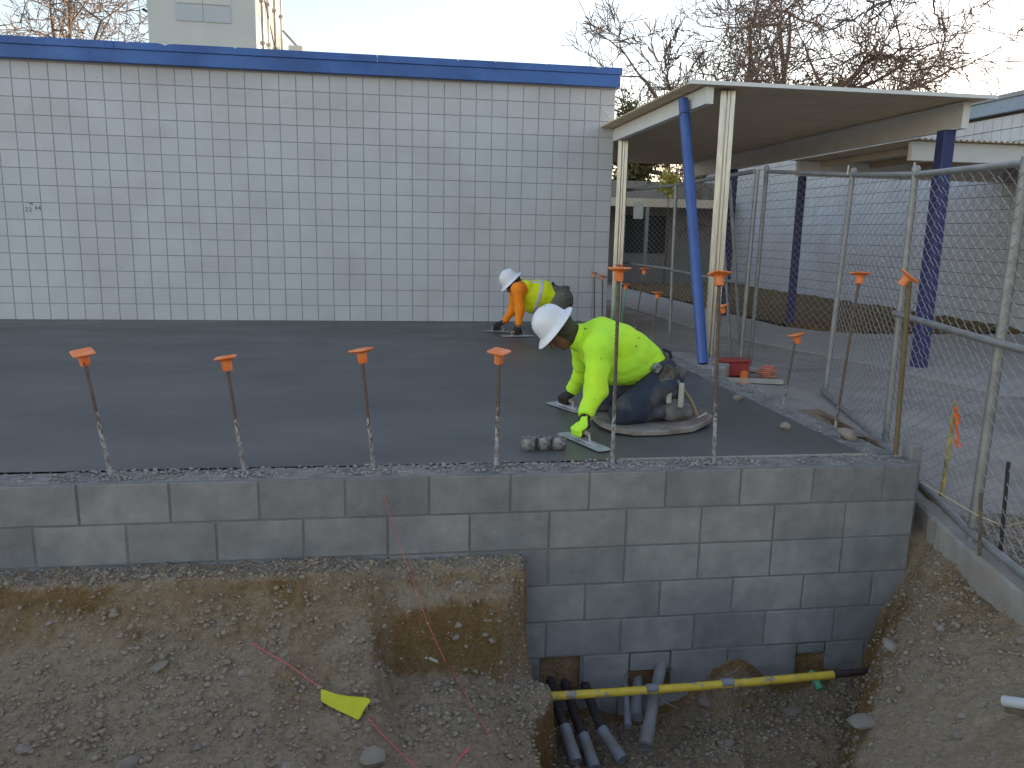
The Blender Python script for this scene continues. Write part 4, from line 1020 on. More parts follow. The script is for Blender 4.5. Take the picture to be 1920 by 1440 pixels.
# ================================================================== PEOPLE: smooth implicit surfaces
class Sdf:
    def __init__(s, lo, hi, h):
        s.lo = np.array(lo, float); s.h = h; s.n = np.ceil((np.array(hi)-s.lo)/h).astype(int)+1
        s.f = np.full(s.n, 1.0, dtype=np.float32); s.ax = [s.lo[i]+h*np.arange(s.n[i]) for i in range(3)]
    def box(s, lo, hi):
        a = np.clip(np.floor((np.array(lo)-s.lo)/s.h).astype(int), 0, s.n); b = np.clip(np.ceil((np.array(hi)-s.lo)/s.h).astype(int)+1, 0, s.n)
        return tuple(slice(a[i], b[i]) for i in range(3))
    def grid(s, sl): return np.meshgrid(*[s.ax[i][sl[i]] for i in range(3)], indexing='ij')
    def union(s, sl, d, k):
        a = s.f[sl]; hh = np.maximum(k-np.abs(a-d), 0)/k if k > 0 else 0
        s.f[sl] = np.minimum(a, d)-(hh*hh*k*.25 if k > 0 else 0)
    def cap(s, a, b, r1, r2, k=.03, flat=None, squash=None):
        """tapered limb; flat='b' cuts the far end square; squash=(dir, factor) flattens it"""
        a = np.array(a, float); b = np.array(b, float); R = max(r1, r2)+k+.02
        sl = s.box(np.minimum(a, b)-R, np.maximum(a, b)+R); X, Y, Z = s.grid(sl)
        ba = b-a; L2 = ba@ba
        px, py, pz = X-a[0], Y-a[1], Z-a[2]
        t = np.clip((px*ba[0]+py*ba[1]+pz*ba[2])/L2, 0, 1)
        qx, qy, qz = px-ba[0]*t, py-ba[1]*t, pz-ba[2]*t
        if squash is not None:
            dd = np.array(squash[0], float); dd /= np.linalg.norm(dd); m = (qx*dd[0]+qy*dd[1]+qz*dd[2])*(squash[1]-1)
            qx, qy, qz = qx+m*dd[0], qy+m*dd[1], qz+m*dd[2]
        d = np.sqrt(qx*qx+qy*qy+qz*qz)-(r1+(r2-r1)*t)
        if flat:
            L = math.sqrt(L2); u = (px*ba[0]+py*ba[1]+pz*ba[2])/L
            if 'b' in flat: d = np.maximum(d, u-L)
            if 'a' in flat: d = np.maximum(d, -u)
        s.union(sl, d, k); return s
    def ell(s, c, r, k=.03, axes=None):
        c = np.array(c, float); r = np.array(r, float); R = r.max()+k+.02
        sl = s.box(c-R, c+R); X, Y, Z = s.grid(sl); p = [X-c[0], Y-c[1], Z-c[2]]
        if axes is not None:
            p = [p[0]*a[0]+p[1]*a[1]+p[2]*a[2] for a in [np.array(q, float)/np.linalg.norm(q) for q in axes]]
        q = np.sqrt((p[0]/r[0])**2+(p[1]/r[1])**2+(p[2]/r[2])**2); g_ = np.sqrt((p[0]/r[0]**2)**2+(p[1]/r[1]**2)**2+(p[2]/r[2]**2)**2)+1e-9
        s.union(sl, q*(q-1)/g_, k); return s
    def keep(s, pt, n):
        X, Y, Z = s.grid(tuple(slice(0, m) for m in s.n)); n = np.array(n, float); n /= np.linalg.norm(n)
        s.f = np.maximum(s.f, (X-pt[0])*n[0]+(Y-pt[1])*n[1]+(Z-pt[2])*n[2]); return s
    def fold(s, amp, f, seed=0):
        X, Y, Z = s.grid(tuple(slice(0, m) for m in s.n))
        w = np.sin(f*(X*.9+Z*.7)+2.2*np.sin(f*.45*(Y-X*.3)+seed))+.7*np.sin(f*1.7*(Z-Y*.5)+1.8*np.sin(f*.6*X+seed*2))
        s.f = s.f+amp*w*.5; return s
    def copy(s):
        o = Sdf.__new__(Sdf); o.lo = s.lo; o.h = s.h; o.n = s.n; o.ax = s.ax; o.f = s.f.copy(); return o
    def off(s, d): s.f = s.f-d; return s
    def slab(s, pt, n, half):
        X, Y, Z = s.grid(tuple(slice(0, m) for m in s.n)); n = np.array(n, float); n /= np.linalg.norm(n)
        s.f = np.maximum(s.f, np.abs((X-pt[0])*n[0]+(Y-pt[1])*n[1]+(Z-pt[2])*n[2])-half); return s
    def mesh(s):
        f = s.f; neg = f < 0; n = s.n
        acc = np.zeros(tuple(n-1)+(3,), np.float32); cnt = np.zeros(tuple(n-1), np.float32)
        for ax in range(3):
            o1, o2 = [q for q in range(3) if q != ax]
            A = [slice(None)]*3; A[ax] = slice(0, -1); Bq = [slice(None)]*3; Bq[ax] = slice(1, None)
            fa, fb_ = f[tuple(A)], f[tuple(Bq)]; cr = neg[tuple(A)] != neg[tuple(Bq)]
            t = np.where(cr, fa/np.where(cr, fa-fb_, 1), 0)
            for d1 in (0, 1):
                for d2 in (0, 1):
                    S = [None]*3; S[ax] = slice(None)
                    S[o1] = slice(d1, n[o1]-1+d1); S[o2] = slice(d2, n[o2]-1+d2); S = tuple(S)
                    c = cr[S]; acc[..., ax] += np.where(c, t[S], 0); acc[..., o1] += c*d1; acc[..., o2] += c*d2; cnt += c
        act = cnt > 0; ids = np.full(act.shape, -1, np.int64); idx = np.argwhere(act); ids[act] = np.arange(len(idx))
        V = (idx+acc[act]/cnt[act][:, None])*s.h+s.lo
        Fq = []
        for ax in range(3):
            o1, o2 = (ax+1) % 3, (ax+2) % 3
            A = [slice(None)]*3; A[ax] = slice(0, -1); Bq = [slice(None)]*3; Bq[ax] = slice(1, None)
            na, nb_ = neg[tuple(A)], neg[tuple(Bq)]; e = np.argwhere(na != nb_)
            ok = (e[:, o1] > 0) & (e[:, o2] > 0) & (e[:, o1] < n[o1]-1) & (e[:, o2] < n[o2]-1); e = e[ok]
            fl = na[tuple(e.T)]
            def I_(a, b):
                q = e.copy(); q[:, o1] += a; q[:, o2] += b; return ids[tuple(q.T)]
            qd = np.stack([I_(-1, -1), I_(0, -1), I_(0, 0), I_(-1, 0)], -1)
            qd[~fl] = qd[~fl][:, ::-1]; Fq.append(qd)
        return V, np.concatenate(Fq)
    def build(s, name, mt, parent, O, smooth_it=1):
        V, F = s.mesh()
        for _ in range(smooth_it):            # one light relaxing pass
            acc = np.zeros_like(V); c = np.zeros(len(V))
            for a, b in ((0, 1), (1, 2), (2, 3), (3, 0)):
                np.add.at(acc, F[:, a], V[F[:, b]]); np.add.at(acc, F[:, b], V[F[:, a]]); np.add.at(c, F[:, a], 1); np.add.at(c, F[:, b], 1)
            V = V*.5+.5*acc/np.maximum(c, 1)[:, None]
        return link(name, npmesh(name, V-O, F, mt, True), parent)

def nv(v): v = np.array(v, float); return v/np.linalg.norm(v)

def make_hand(g, c, d, n, wrist, up=(0, 0, 1), s=1.0, k=.008):
    """hand closed on a handle through c with axis d; n points to where the fingers go over"""
    c = np.array(c, float); d = nv(d); n = nv(n); up = nv(up); wrist = np.array(wrist, float)
    for i, (o, ln) in enumerate(((-.032, .92), (-.011, 1.05), (.011, 1.0), (.032, .82))):
        K = c+d*o*s+up*.030*s+n*.010*s; Mq = c+d*o*1.03*s+n*.040*ln*s+up*.014*s; T = c+d*o*1.05*s+n*.030*s-up*.016*ln*s; E = c+d*o*1.05*s+n*.006*s-up*.026*ln*s
        g.cap(K, Mq, .0105*s, .0098*s, k); g.cap(Mq, T, .0098*s, .0090*s, k*.6); g.cap(T, E, .0090*s, .0080*s, k*.6)
    palm = c+up*.032*s-n*.012*s
    g.ell(palm, (.042*s, .034*s, .016*s), .016, (d, n, up))
    g.cap(palm-n*.01*s+up*.004*s, wrist, .026*s, .026*s, .02)
    T0 = palm-n*.022*s-d*.030*s; T1 = c-n*.034*s-d*.036*s+up*.010*s; T2 = c-n*.022*s-d*.034*s-up*.014*s; T3 = c-n*.004*s-d*.030*s-up*.022*s
    g.cap(T0, T1, .0135*s, .0115*s, k*1.5); g.cap(T1, T2, .0115*s, .010*s, k*.6); g.cap(T2, T3, .010*s, .0085*s, k*.6)

def hard_hat(center, up, fwd, parent, O, s=.93):
    up = Vector(nv(up)); fwd = Vector(nv(fwd)); side = up.cross(fwd).normalized(); fwd = side.cross(up).normalized()
    Mx = Matrix((( fwd.x, side.x, up.x, center[0]-O[0]), (fwd.y, side.y, up.y, center[1]-O[1]), (fwd.z, side.z, up.z, center[2]-O[2]), (0, 0, 0, 1)))
    prof = [(0.0, .152), (.03, .1505), (.055, .145), (.080, .131), (.100, .108), (.111, .08), (.116, .05), (.119, .026), (.122, .014), (.130, .007), (.146, .001), (.160, -.006), (.163, -.010), (.160, -.012), (.145, -.006), (.128, -.001), (.117, .006), (.113, .03), (.108, .075), (.095, .106), (.06, .138), (0, .147)]
    n = 40; Vv = []
    for r, z in prof:
        r *= s; z *= s
        for k in range(n):
            a = 2*math.pi*k/n; cx = math.cos(a); br = max(0, (r-.125)/.04)
            ex = 1.06 if cx > 0 else 1.04
            Vv.append(Mx @ Vector((r*cx*ex*(1+.10*br*max(0, cx)), r*math.sin(a)*.92, z-.012*br*max(0, cx)))*1.0)
    F = [(i*n+k, i*n+(k+1) % n, (i+1)*n+(k+1) % n, (i+1)*n+k) for i in range(len(prof)-1) for k in range(n)]
    mb = MB(); mb.add(Vv, [f[::-1] for f in F]); h = mb.build('hard_hat', M['hat'], parent, True)
    rd = MB()
    for off in (-.018, .018):
        pts = [Mx @ Vector((.128*math.cos(t)*.93*s, off, (.020+.1335*math.sin(t))*s)) for t in np.linspace(.35, math.pi-.35, 14)]
        rd.tube([np.array(p) for p in pts], .0045, 6)
    rd.build('ridge', M['hat'], h, True)
    return h

def head_sdf(g, c, up, fwd, neck, k=.02):
    c = np.array(c, float); up = nv(up); fwd = np.array(fwd, float); fwd = nv(fwd-up*(fwd@up)); sd_ = np.cross(up, fwd)
    g.ell(c+up*.025-fwd*.008, (.098, .078, .095), k, (fwd, sd_, up))
    g.ell(c-up*.035+fwd*.022, (.070, .060, .075), k, (fwd, sd_, up))
    g.ell(c-up*.092+fwd*.058, (.026, .030, .020), .02, (fwd, sd_, up))             # chin
    g.cap(c+up*.012+fwd*.090, c-up*.028+fwd*.108, .010, .015, .012)                # nose
    g.cap(c-up*.028+fwd*.100-sd_*.012, c-up*.028+fwd*.100+sd_*.012, .009, .009, .008)
    g.cap(c+up*.030+fwd*.084-sd_*.035, c+up*.030+fwd*.084+sd_*.035, .012, .012, .016)   # brow
    g.cap(c-up*.054+fwd*.088-sd_*.018, c-up*.054+fwd*.088+sd_*.018, .0075, .0075, .008) # lips
    for s_ in (-1, 1):
        g.ell(c-fwd*.008+sd_*s_*.080-up*.004, (.022, .008, .032), .008, (fwd, sd_, up))
        g.ell(c+up*.008+fwd*.080+sd_*s_*.030, (.010, .014, .008), .006, (fwd, sd_, up)) # eyelids
    g.cap(c-up*.05-fwd*.025, neck, .054, .062, .03)

def trowel(a, b, wd, label, hand, mt='steel'):
    """finishing trowel: blade from a to b on the slab, handle over its middle"""
    a = np.array(a, float); b = np.array(b, float); d = nv(b-a); n = np.cross((0, 0, 1), d); c = (a+b)/2; z = .010
    t = empty('finishing_trowel', (c[0], c[1], .008), label, 'trowel'); O = np.array([c[0], c[1], .008])
    mb = MB().at(O); L = np.linalg.norm(b-a)/2; poly = []
    e = .012; h_ = wd/2
    for dx, dy in ((-L, -h_+e), (-L+e, -h_), (L-e, -h_), (L, -h_+e), (L, h_-e), (L-e, h_), (-L+e, h_), (-L, h_-e)): poly.append(c+d*dx+n*dy)
    m = len(poly); Vv = [(p[0], p[1], .0115) for p in poly]+[(p[0], p[1], .0145) for p in poly]
    mb.add(Vv, [tuple(range(m))[::-1], tuple(range(m, 2*m))]+[(i, (i+1) % m, (i+1) % m+m, i+m) for i in range(m)]); mb.build('blade', M[mt], t)
    MB().at(O).tube([np.array([*(c-d*L*.62)[:2], .016]), np.array([*(c+d*L*.62)[:2], .016])], .006, 8).build('spine', M[mt], t, True)
    hc = np.array(hand, float); p0 = hc-d*.075; p1 = hc+d*.075
    MB().at(O).tube([p0, hc-d*.03, hc+d*.03, p1], [.012, .0155, .0155, .012], 12).build('handle', M['wood'], t, True)
    for p in (p0, p1):
        MB().at(O).tube([np.array([p[0], p[1], p[2]]), np.array([*(c+d*(.07 if p is p1 else -.07))[:2], .012])], .0055, 8).build('bracket', M['steel'], t, True)
    return t

# ---- worker in lime green, kneeling on the board --------------------------
O1 = np.array([-1.25, 1.08, .03])
w1 = empty('person', O1, 'kneeling worker in a lime green shirt and white hard hat, bent over the slab', 'person')
lo, hi = np.array([-2.0, .42, -.02]), np.array([-.75, 1.72, .80])
nS, nE, nW = (-1.575, .88, .515), (-1.615, .775, .275), (-1.70, .66, .135)
fS, fE, fW = (-1.575, 1.28, .50), (-1.545, 1.42, .255), (-1.59, 1.50, .12)
nH, fH = np.array([-1.735, .60, .060]), np.array([-1.635, 1.475, .060])
nd, fd = nv((-1.67+1.81, .36-.76, 0)), nv((-1.58+1.70, 1.32-1.58, 0))
nn_, fn_ = nv((-.94, -.33, 0)), nv((-.9, -.42, 0))
nHip, fHip = (-1.13, .98, .27), (-1.13, 1.18, .27)
nK, fK = (-1.40, .90, .10), (-1.42, 1.26, .10)
nA, fA = (-1.135, .955, .098), (-1.14, 1.215, .098)
hup, hfw = nv((-.79, 0, .62)), nv((-.62, -.06, -.79)); hc = np.array([-1.785, 1.07, .592]); neck = np.array([-1.655, 1.08, .545])
def body(lo, hi, h, thick):
    pass
g = Sdf(lo, hi, .0075)
g.cap((-1.14, 1.08, .30), (-1.25, 1.08, .38), .115, .115, .06).ell((-1.40, 1.07, .455), (.21, .155, .135), .06)
g.cap(nS, (-1.55, 1.08, .52), .06, .09, .05).cap(fS, (-1.55, 1.08, .52), .06, .09, .05)
for S, E, W in ((nS, nE, nW), (fS, fE, fW)): g.cap(S, E, .052, .042, .03).cap(E, W, .042, .028, .02)
for Hp, K, A in ((nHip, nK, nA), (fHip, fK, fA)): g.cap(Hp, K, .082, .055, .04).cap(K, A, .052, .036, .03).cap(A, np.array(A)+(.11, 0, -.03), .036, .028, .02)
head_sdf(g, hc, hup, hfw, neck)
make_hand(g, nH, nd, nn_, nW, s=.92); make_hand(g, fH, fd, fn_, fW, s=.92)
g.build('body', M['skin'], w1, O1)
# shirt
g = Sdf(lo, hi, .0075)
g.cap((-1.20, 1.08, .375), (-1.30, 1.08, .41), .135, .155, .06)
g.ell((-1.43, 1.07, .46), (.235, .185, .185), .05, ((.94, 0, -.30), (0, 1, 0), (.30, 0, .94)))
g.ell((-1.40, 1.06, .38), (.185, .165, .135), .05)
g.cap(nS, (-1.52, 1.08, .53), .090, .125, .06).cap(fS, (-1.52, 1.08, .53), .085, .12, .06)
g.cap(neck-np.array([-.03, 0, 0.0]), neck+np.array([-.012, 0, .008]), .092, .078, .03, flat='b')
for S, E, W, e2 in ((nS, nE, nW, .062), (fS, fE, fW, .056)):
    g.cap(S, E, .088, e2+.006, .045); g.cap(E, W, e2+.006, .046, .03, flat='b')
g.keep((-1.115, 1.08, .42), (.80, 0, .42)); g.keep((-1.17, 1.05, .275), (.62, 0, -.78))
sh = g.copy(); g.fold(.0062, 30, 1.0); g.fold(.003, 62, 2.0)
shirt = g.build('shirt', M['neon'], w1, O1)
# turned collar
g = Sdf((-1.80, .9, .40), (-1.5, 1.26, .72), .005); cax = nv((-.80, 0, .30))
g.cap(neck-cax*.012, neck+cax*.045, .089, .080, .0, flat='ab'); inner = Sdf((-1.80, .9, .40), (-1.5, 1.26, .72), .005); inner.cap(neck-cax*.05, neck+cax*.09, .080, .071, 0)
g.f = np.maximum(g.f, -inner.f); g.fold(.002, 40, 2); g.build('collar', M['neon'], shirt, O1)
# jeans
g = Sdf(lo, hi, .0075)
g.cap((-1.12, 1.08, .285), (-1.21, 1.08, .365), .142, .132, .06)
g.ell((-1.09, 1.08, .25), (.12, .175, .13), .05)
for Hp, K, A in ((nHip, nK, nA), (fHip, fK, fA)): g.cap(Hp, K, .112, .082, .05).cap(K, A, .078, .056, .035, flat='b')
g.keep((-1.20, 1.08, .46), (-.75, 0, .62)); g.keep((0, 0, .034), (0, 0, -1)); g.fold(.006, 34, 3); g.fold(.0028, 66, 1)
g.build('jeans', M['denim'], w1, O1)
# boots and knee pad straps
for A in (nA, fA):
    A = np.array(A); g = Sdf(A-(.10, .10, .09), A+(.27, .10, .13), .006)
    g.cap(A-(.02, 0, 0), A+(.05, 0, .012), .052, .056, .02, flat='a'); g.cap(A+(.045, 0, .0), A+(.17, 0, -.015), .052, .040, .03); g.cap(A+(.06, 0, .045), A+(.06, 0, -.03), .045, .045, .03)
    g.keep((0, 0, .033), (0, 0, -1)); bo_ = g.build('boot', M['boot'], w1, O1)
    MB().at(O1).tube([A+np.array([-.005, .058*math.cos(t), .058*math.sin(t)]) for t in np.linspace(0, 6.28, 22)], .010, 6).build('cuff', M['denim'], bo_, True)
for K, A in ((nK, nA), (fK, fA)):
    K = np.array(K); A = np.array(A)
    for q, r_ in ((.34, .078), (.62, .068)):
        c_ = K+(A-K)*q; MB().at(O1).tube([c_+np.array([.012*math.cos(t), r_*math.cos(t), r_*math.sin(t)*.9]) for t in np.linspace(-.9, 4.0, 18)], .006, 6).build('knee_pad_strap', M['leather'], w1, True)
# gloves
for Hc, d_, n_, W_, mt in ((nH, nd, nn_, nW, 'neon'), (fH, fd, fn_, fW, 'glove')):
    g = Sdf(Hc-.13, Hc+np.array([.13, .13, .15]), .0038); make_hand(g, Hc, d_, n_, W_, s=1.06)
    gl = g.build('glove', M['glove'], w1, O1)
    if mt == 'neon':
        b2_ = g.copy().off(.0022).keep(Hc+nn_*.008+np.array([0, 0, .012]), (-nn_*.75-np.array([0, 0, .55]))); b2_.build('glove_back', M['neon'], gl, O1)
    wv = nv(np.array(W_)-Hc-np.array([0, 0, .03])); cc = np.array(W_)
    MB().at(O1).tube([cc-wv*.028, cc-wv*.004], .031, 16).build('cuff', M['glove'], gl, True)
# cloth under the hat covering the back and side of the head, leaving the face
hs = Sdf(hc-.19, hc+.19, .005); head_sdf(hs, hc, hup, hfw, neck); hs.off(.009)
hs.keep(hc+hfw*.035, hfw*.88-hup*.18); hs.keep(neck+nv(neck-hc)*.01, nv(neck-hc)); hs.fold(.0025, 55, 4)
hs.build('head_cloth', M['scarf'], w1, O1)
hard_hat(hc+hup*.045, hup, hfw, w1, O1)
# tool belt
bt = sh.copy(); jn = nv((.62, 0, -.42))
bt = Sdf(lo, hi, .0075); bt.cap((-1.13, 1.08, .29), (-1.26, 1.08, .40), .150, .146, .02).slab((-1.165, 1.08, .345), (.72, 0, -.60), .026)
belt = bt.build('tool_belt', M['leather'], w1, O1)
def pouch(c, s, ang, mt='leather'):
    Mx = Matrix.Translation(Vector(np.array(c)-O1)) @ Matrix.Rotation(ang, 4, 'Y')
    mb = MB(); x, y, z = s; mb.box((-x, -y, -z), (x, y, z), Mx); o = mb.build('pouch', M[mt], belt, bevel=.012); return o
pouch((-1.125, .905, .33), (.050, .03, .065), .5); pouch((-1.045, .97, .30), (.045, .035, .075), .35); pouch((-1.195, .915, .375), (.03, .02, .03), .7, 'can'); pouch((-1.075, .905, .275), (.028, .018, .035), .6, 'can')
for px, y0_ in (((1254, 722), (1255, 756)), ((1277, 718), (1277, 764))):
    a = P(*px, Y=.885); b = P(*y0_, Y=.885); c_ = (a+b)/2; L_ = np.linalg.norm(a-b)/2
    MB().at(O1).box(c_-np.array([.017, .010, L_]), c_+np.array([.017, .010, L_])).build('tool_handle', M['pale_wood'], belt, bevel=.006)
MB().at(O1).tube([P(1243, 655, Y=.98), P(1256, 660, Y=.98), P(1258, 672, Y=.98)], .011, 8).build('hammer_grip', M['black'], belt, True)
MB().at(O1).tube([P(1262, 690, Y=.95), P(1272, 693, Y=.95), P(1269, 702, Y=.95), P(1260, 706, Y=.95)], .003, 6).build('wire_loop', M['cream_string'], belt, True)
# shirt tail showing below the belt
g = Sdf((-1.25, .86, .2), (-1.0, 1.1, .4), .005); g.ell((-1.145, .945, .325), (.05, .03, .014), .0, ((.9, 0, -.15), (0, 1, 0), (.15, 0, .9))); g.build('shirt_tail', M['neon'], w1, O1)
# trowels
trowel((-1.81, .76, 0), (-1.655, .345, 0), .095, 'long steel trowel under the lime green glove', nH)
trowel((-1.71, 1.62, 0), (-1.565, 1.30, 0), .11, "steel trowel in the kneeling lime green worker's outstretched dark glove", fH)
# knee board
kbd = empty('knee_board', (-1.18, 1.08, .006), 'cement caked knee board under the worker in lime green', 'board'); KO = np.array([-1.18, 1.08, .006])
outl = [(-1.56, 1.02), (-1.56, .86), (-1.50, .72), (-1.40, .665), (-1.2, .665), (-1.0, .735), (-.86, .84), (-.80, .93), (-.79, 1.08), (-.82, 1.3), (-.92, 1.45), (-1.1, 1.5), (-1.35, 1.5), (-1.5, 1.4)]
def rz(x): return .03*sstep(-.98, -.78, np.array(x))+.012*sstep(-1.42, -1.57, np.array(x))
n = len(outl); mb = MB().at(KO); Vv = []
cxk, cyk = -1.18, 1.08
for sc_, dz in ((.97, .006), (1.0, .012), (1.0, .034), (.955, .040), (.93, .030), (.5, .028), (0, .028)):
    for (x, y) in outl: Vv.append((cxk+(x-cxk)*sc_, cyk+(y-cyk)*sc_, dz+float(rz(cxk+(x-cxk)*sc_))))
mb.add(Vv, [(k*n+i, k*n+(i+1) % n, (k+1)*n+(i+1) % n, (k+1)*n+i) for k in range(6) for i in range(n)]+[tuple(range(n))[::-1]]); mb.build('board', M['kneeboard'], kbd, True)
hp = [P(1262, 716, Y=1.1), P(1281, 730, Y=1.08), P(1297, 754, Y=1.04), P(1307, 780, Y=1.0), P(1309, 796, Y=.97)]; hp[-1][2] = .04
MB().at(KO).tube(hp, .013, 8).build('hoop_handle', M['wood'], kbd, True)
hp2 = [q+np.array([-.06, .05, 0]) for q in hp]; hp2[-1][2] = .04; MB().at(KO).tube(hp2, .011, 8).build('hoop_handle', M['wood'], kbd, True)
MB().at(KO).tube([(-.90, .93, .05), (-.84, .935, .08)], .006, 6).build('peg', M['pale_wood'], kbd, True)

# ---- worker in the yellow vest by the building -----------------------------
O2 = np.array([-1.0, 5.5, .0])
w2 = empty('person', O2, 'kneeling worker in an orange shirt and yellow safety vest, trowelling by the building wall', 'person')
lo, hi = np.array([-1.80, 5.0, -.02]), np.array([-.40, 6.05, .85])
nS, nE, nW = (-1.395, 5.32, .545), (-1.375, 5.275, .315), (-1.39, 5.25, .135)
fS, fE, fW = (-1.37, 5.68, .53), (-1.39, 5.69, .28), (-1.50, 5.66, .13)
nH, fH = np.array([-1.40, 5.24, .058]), np.array([-1.585, 5.66, .058])
nd, fd = nv((1, .12, 0)), nv((1, -.25, 0)); nn_, fn_ = nv((.1, -1, 0)), nv((-.25, -1, 0))
nHip, fHip = (-.87, 5.40, .42), (-.87, 5.60, .42); nK, fK = (-1.03, 5.38, .085), (-1.03, 5.63, .085); nA, fA = (-.64, 5.39, .085), (-.64, 5.62, .085)
hup, hfw = nv((-.69, 0, .73)), nv((-.73, -.08, -.69)); hc = np.array([-1.425, 5.5, .60]); neck = np.array([-1.31, 5.5, .56])
g = Sdf(lo, hi, .008)
g.cap((-.88, 5.5, .44), (-1.02, 5.5, .47), .115, .115, .06).ell((-1.17, 5.5, .50), (.20, .15, .125), .06)
g.cap(nS, (-1.28, 5.5, .54), .055, .08, .05).cap(fS, (-1.28, 5.5, .54), .055, .08, .05)
for S, E, W in ((nS, nE, nW), (fS, fE, fW)): g.cap(S, E, .048, .040, .03).cap(E, W, .040, .027, .02)
for Hp, K, A in ((nHip, nK, nA), (fHip, fK, fA)): g.cap(Hp, K, .080, .055, .04).cap(K, A, .052, .036, .03).cap(A, np.array(A)+(.11, 0, -.03), .036, .028, .02)
head_sdf(g, hc, hup, hfw, neck); make_hand(g, nH, nd, nn_, nW, s=.92); make_hand(g, fH, fd, fn_, fW, s=.92)
g.build('body', M['skin2'], w2, O2)
g = Sdf(lo, hi, .0075)
g.cap((-1.0, 5.5, .46), (-1.25, 5.5, .53), .125, .12, .05)
for S, E, W in ((nS, nE, nW), (fS, fE, fW)): g.cap(np.array(S)+(.06, (5.5-S[1])*.4, 0), S, .09, .075, .04); g.cap(S, E, .074, .056, .04); g.cap(E, W, .056, .038, .03, flat='b')
g.fold(.0035, 40, 1.5); g.build('shirt', M['orange_cloth'], w2, O2)
g = Sdf(lo, hi, .0065)
g.cap((-.97, 5.5, .455), (-1.06, 5.5, .47), .150, .165, .05); g.ell((-1.17, 5.5, .48), (.225, .185, .165), .05, ((.97, 0, .16), (0, 1, 0), (-.16, 0, .97)))
g.cap((-1.29, 5.40, .575), (-1.29, 5.60, .575), .075, .075, .05); g.ell((-1.20, 5.5, .38), (.12, .15, .13), .05)
g.keep((-.945, 5.5, .5), (.86, 0, .30)); g.keep((-1.02, 5.5, .33), (.62, 0, -.78)); g.fold(.003, 36, 2.5)
vest = g.build('vest', M['vest'], w2, O2)
for pt, nn in (((-1.13, 5.5, .5), (.93, 0, -.22)), ): 
    g.copy().off(.0035).slab(pt, nn, .024).build('reflective_stripe', M['stripe'], vest, O2)
for yy_ in (5.41, 5.59):
    q = g.copy().off(.0035).slab((0, yy_, 0), (0, 1, 0), .020).keep((-1.13, 5.5, .5), (.93, 0, -.22)).keep((-1.2, 5.5, .49), (0, 0, -1)); q.build('reflective_stripe', M['stripe'], vest, O2)
g = Sdf(lo, hi, .008)
g.cap((-.87, 5.5, .43), (-.98, 5.5, .46), .145, .135, .05); g.ell((-.83, 5.5, .40), (.13, .175, .14), .05)
for Hp, K, A in ((nHip, nK, nA), (fHip, fK, fA)): g.cap(Hp, K, .105, .078, .05).cap(K, A, .075, .055, .035, flat='b')
g.keep((-1.0, 5.5, .5), (-.9, 0, .25)); g.keep((0, 0, .008), (0, 0, -1)); g.fold(.0035, 36, 3.5); g.build('trousers', M['khaki'], w2, O2)
for A in (nA, fA):
    A = np.array(A); g = Sdf(A-(.10, .10, .09), A+(.27, .10, .13), .007); g.cap(A-(.02, 0, 0), A+(.05, 0, .012), .052, .056, .02, flat='a'); g.cap(A+(.045, 0, 0), A+(.17, 0, -.015), .052, .040, .03)
    g.keep((0, 0, .01), (0, 0, -1)); g.build('boot', M['boot'], w2, O2)
for Hc, d_, n_, W_ in ((nH, nd, nn_, nW), (fH, fd, fn_, fW)):
    g = Sdf(Hc-.13, Hc+np.array([.13, .13, .15]), .004); make_hand(g, Hc, d_, n_, W_, s=1.05); g.build('glove', M['glove'], w2, O2)
hs = Sdf(hc-.19, hc+.19, .006); head_sdf(hs, hc, hup, hfw, neck); hs.off(.006); hs.keep(hc-hfw*.01, hfw*.9+hup*.1); hs.keep(hc-hup*.03, -hup); hs.build('hair', M['scarf'], w2, O2)
# dark glasses
sdv = np.cross(hup, hfw); e0 = hc+hfw*.088+hup*.012
MB().at(O2).tube([hc+hup*.012-sdv*.082-hfw*.01, hc+hfw*.075+hup*.012-sdv*.060, e0-sdv*.02, e0+sdv*.02, hc+hfw*.075+hup*.012+sdv*.060, hc+hup*.012+sdv*.082-hfw*.01], [.004, .009, .014, .014, .009, .004], 8).build('dark_glasses', M['black'], w2, True)
hard_hat(hc+hup*.045, hup, hfw, w2, O2)
g = Sdf(lo, hi, .008); g.cap((-.86, 5.5, .42), (-.99, 5.5, .46), .152, .146, .02).slab((-.925, 5.5, .45), (.85, 0, .15), .024); belt2 = g.build('tool_belt', M['leather'], w2, O2)
for c_, s_ in (((-.86, 5.345, .44), (.045, .03, .06)), ((-.77, 5.37, .42), (.035, .03, .055)), ((-.80, 5.5, .55), (.05, .05, .03))):
    MB().at(O2).box(np.array(c_)-s_, np.array(c_)+s_).build('pouch', M['leather'], belt2, bevel=.012)
MB().at(O2).tube([P(1036, 529, Y=5.45), P(1047, 548, Y=5.45)], .013, 8).build('hammer_grip', M['black'], belt2, True)
for i in range(5): MB().at(O2).tube([P(1055+i*3, 552+i*3, Y=5.4), P(1062+i*4, 548+i*5, Y=5.38)], .004, 5).build('tie_wire', M['galv_dull'], belt2)
trowel((-1.76, 5.70, 0), (-1.40, 5.61, 0), .10, "dark trowel in the vest wearing worker's far hand by the wall", fH, 'galv_dull')
trowel((-1.585, 5.22, 0), (-1.20, 5.265, 0), .10, "pale trowel under the vest wearing worker's straight arm", nH)
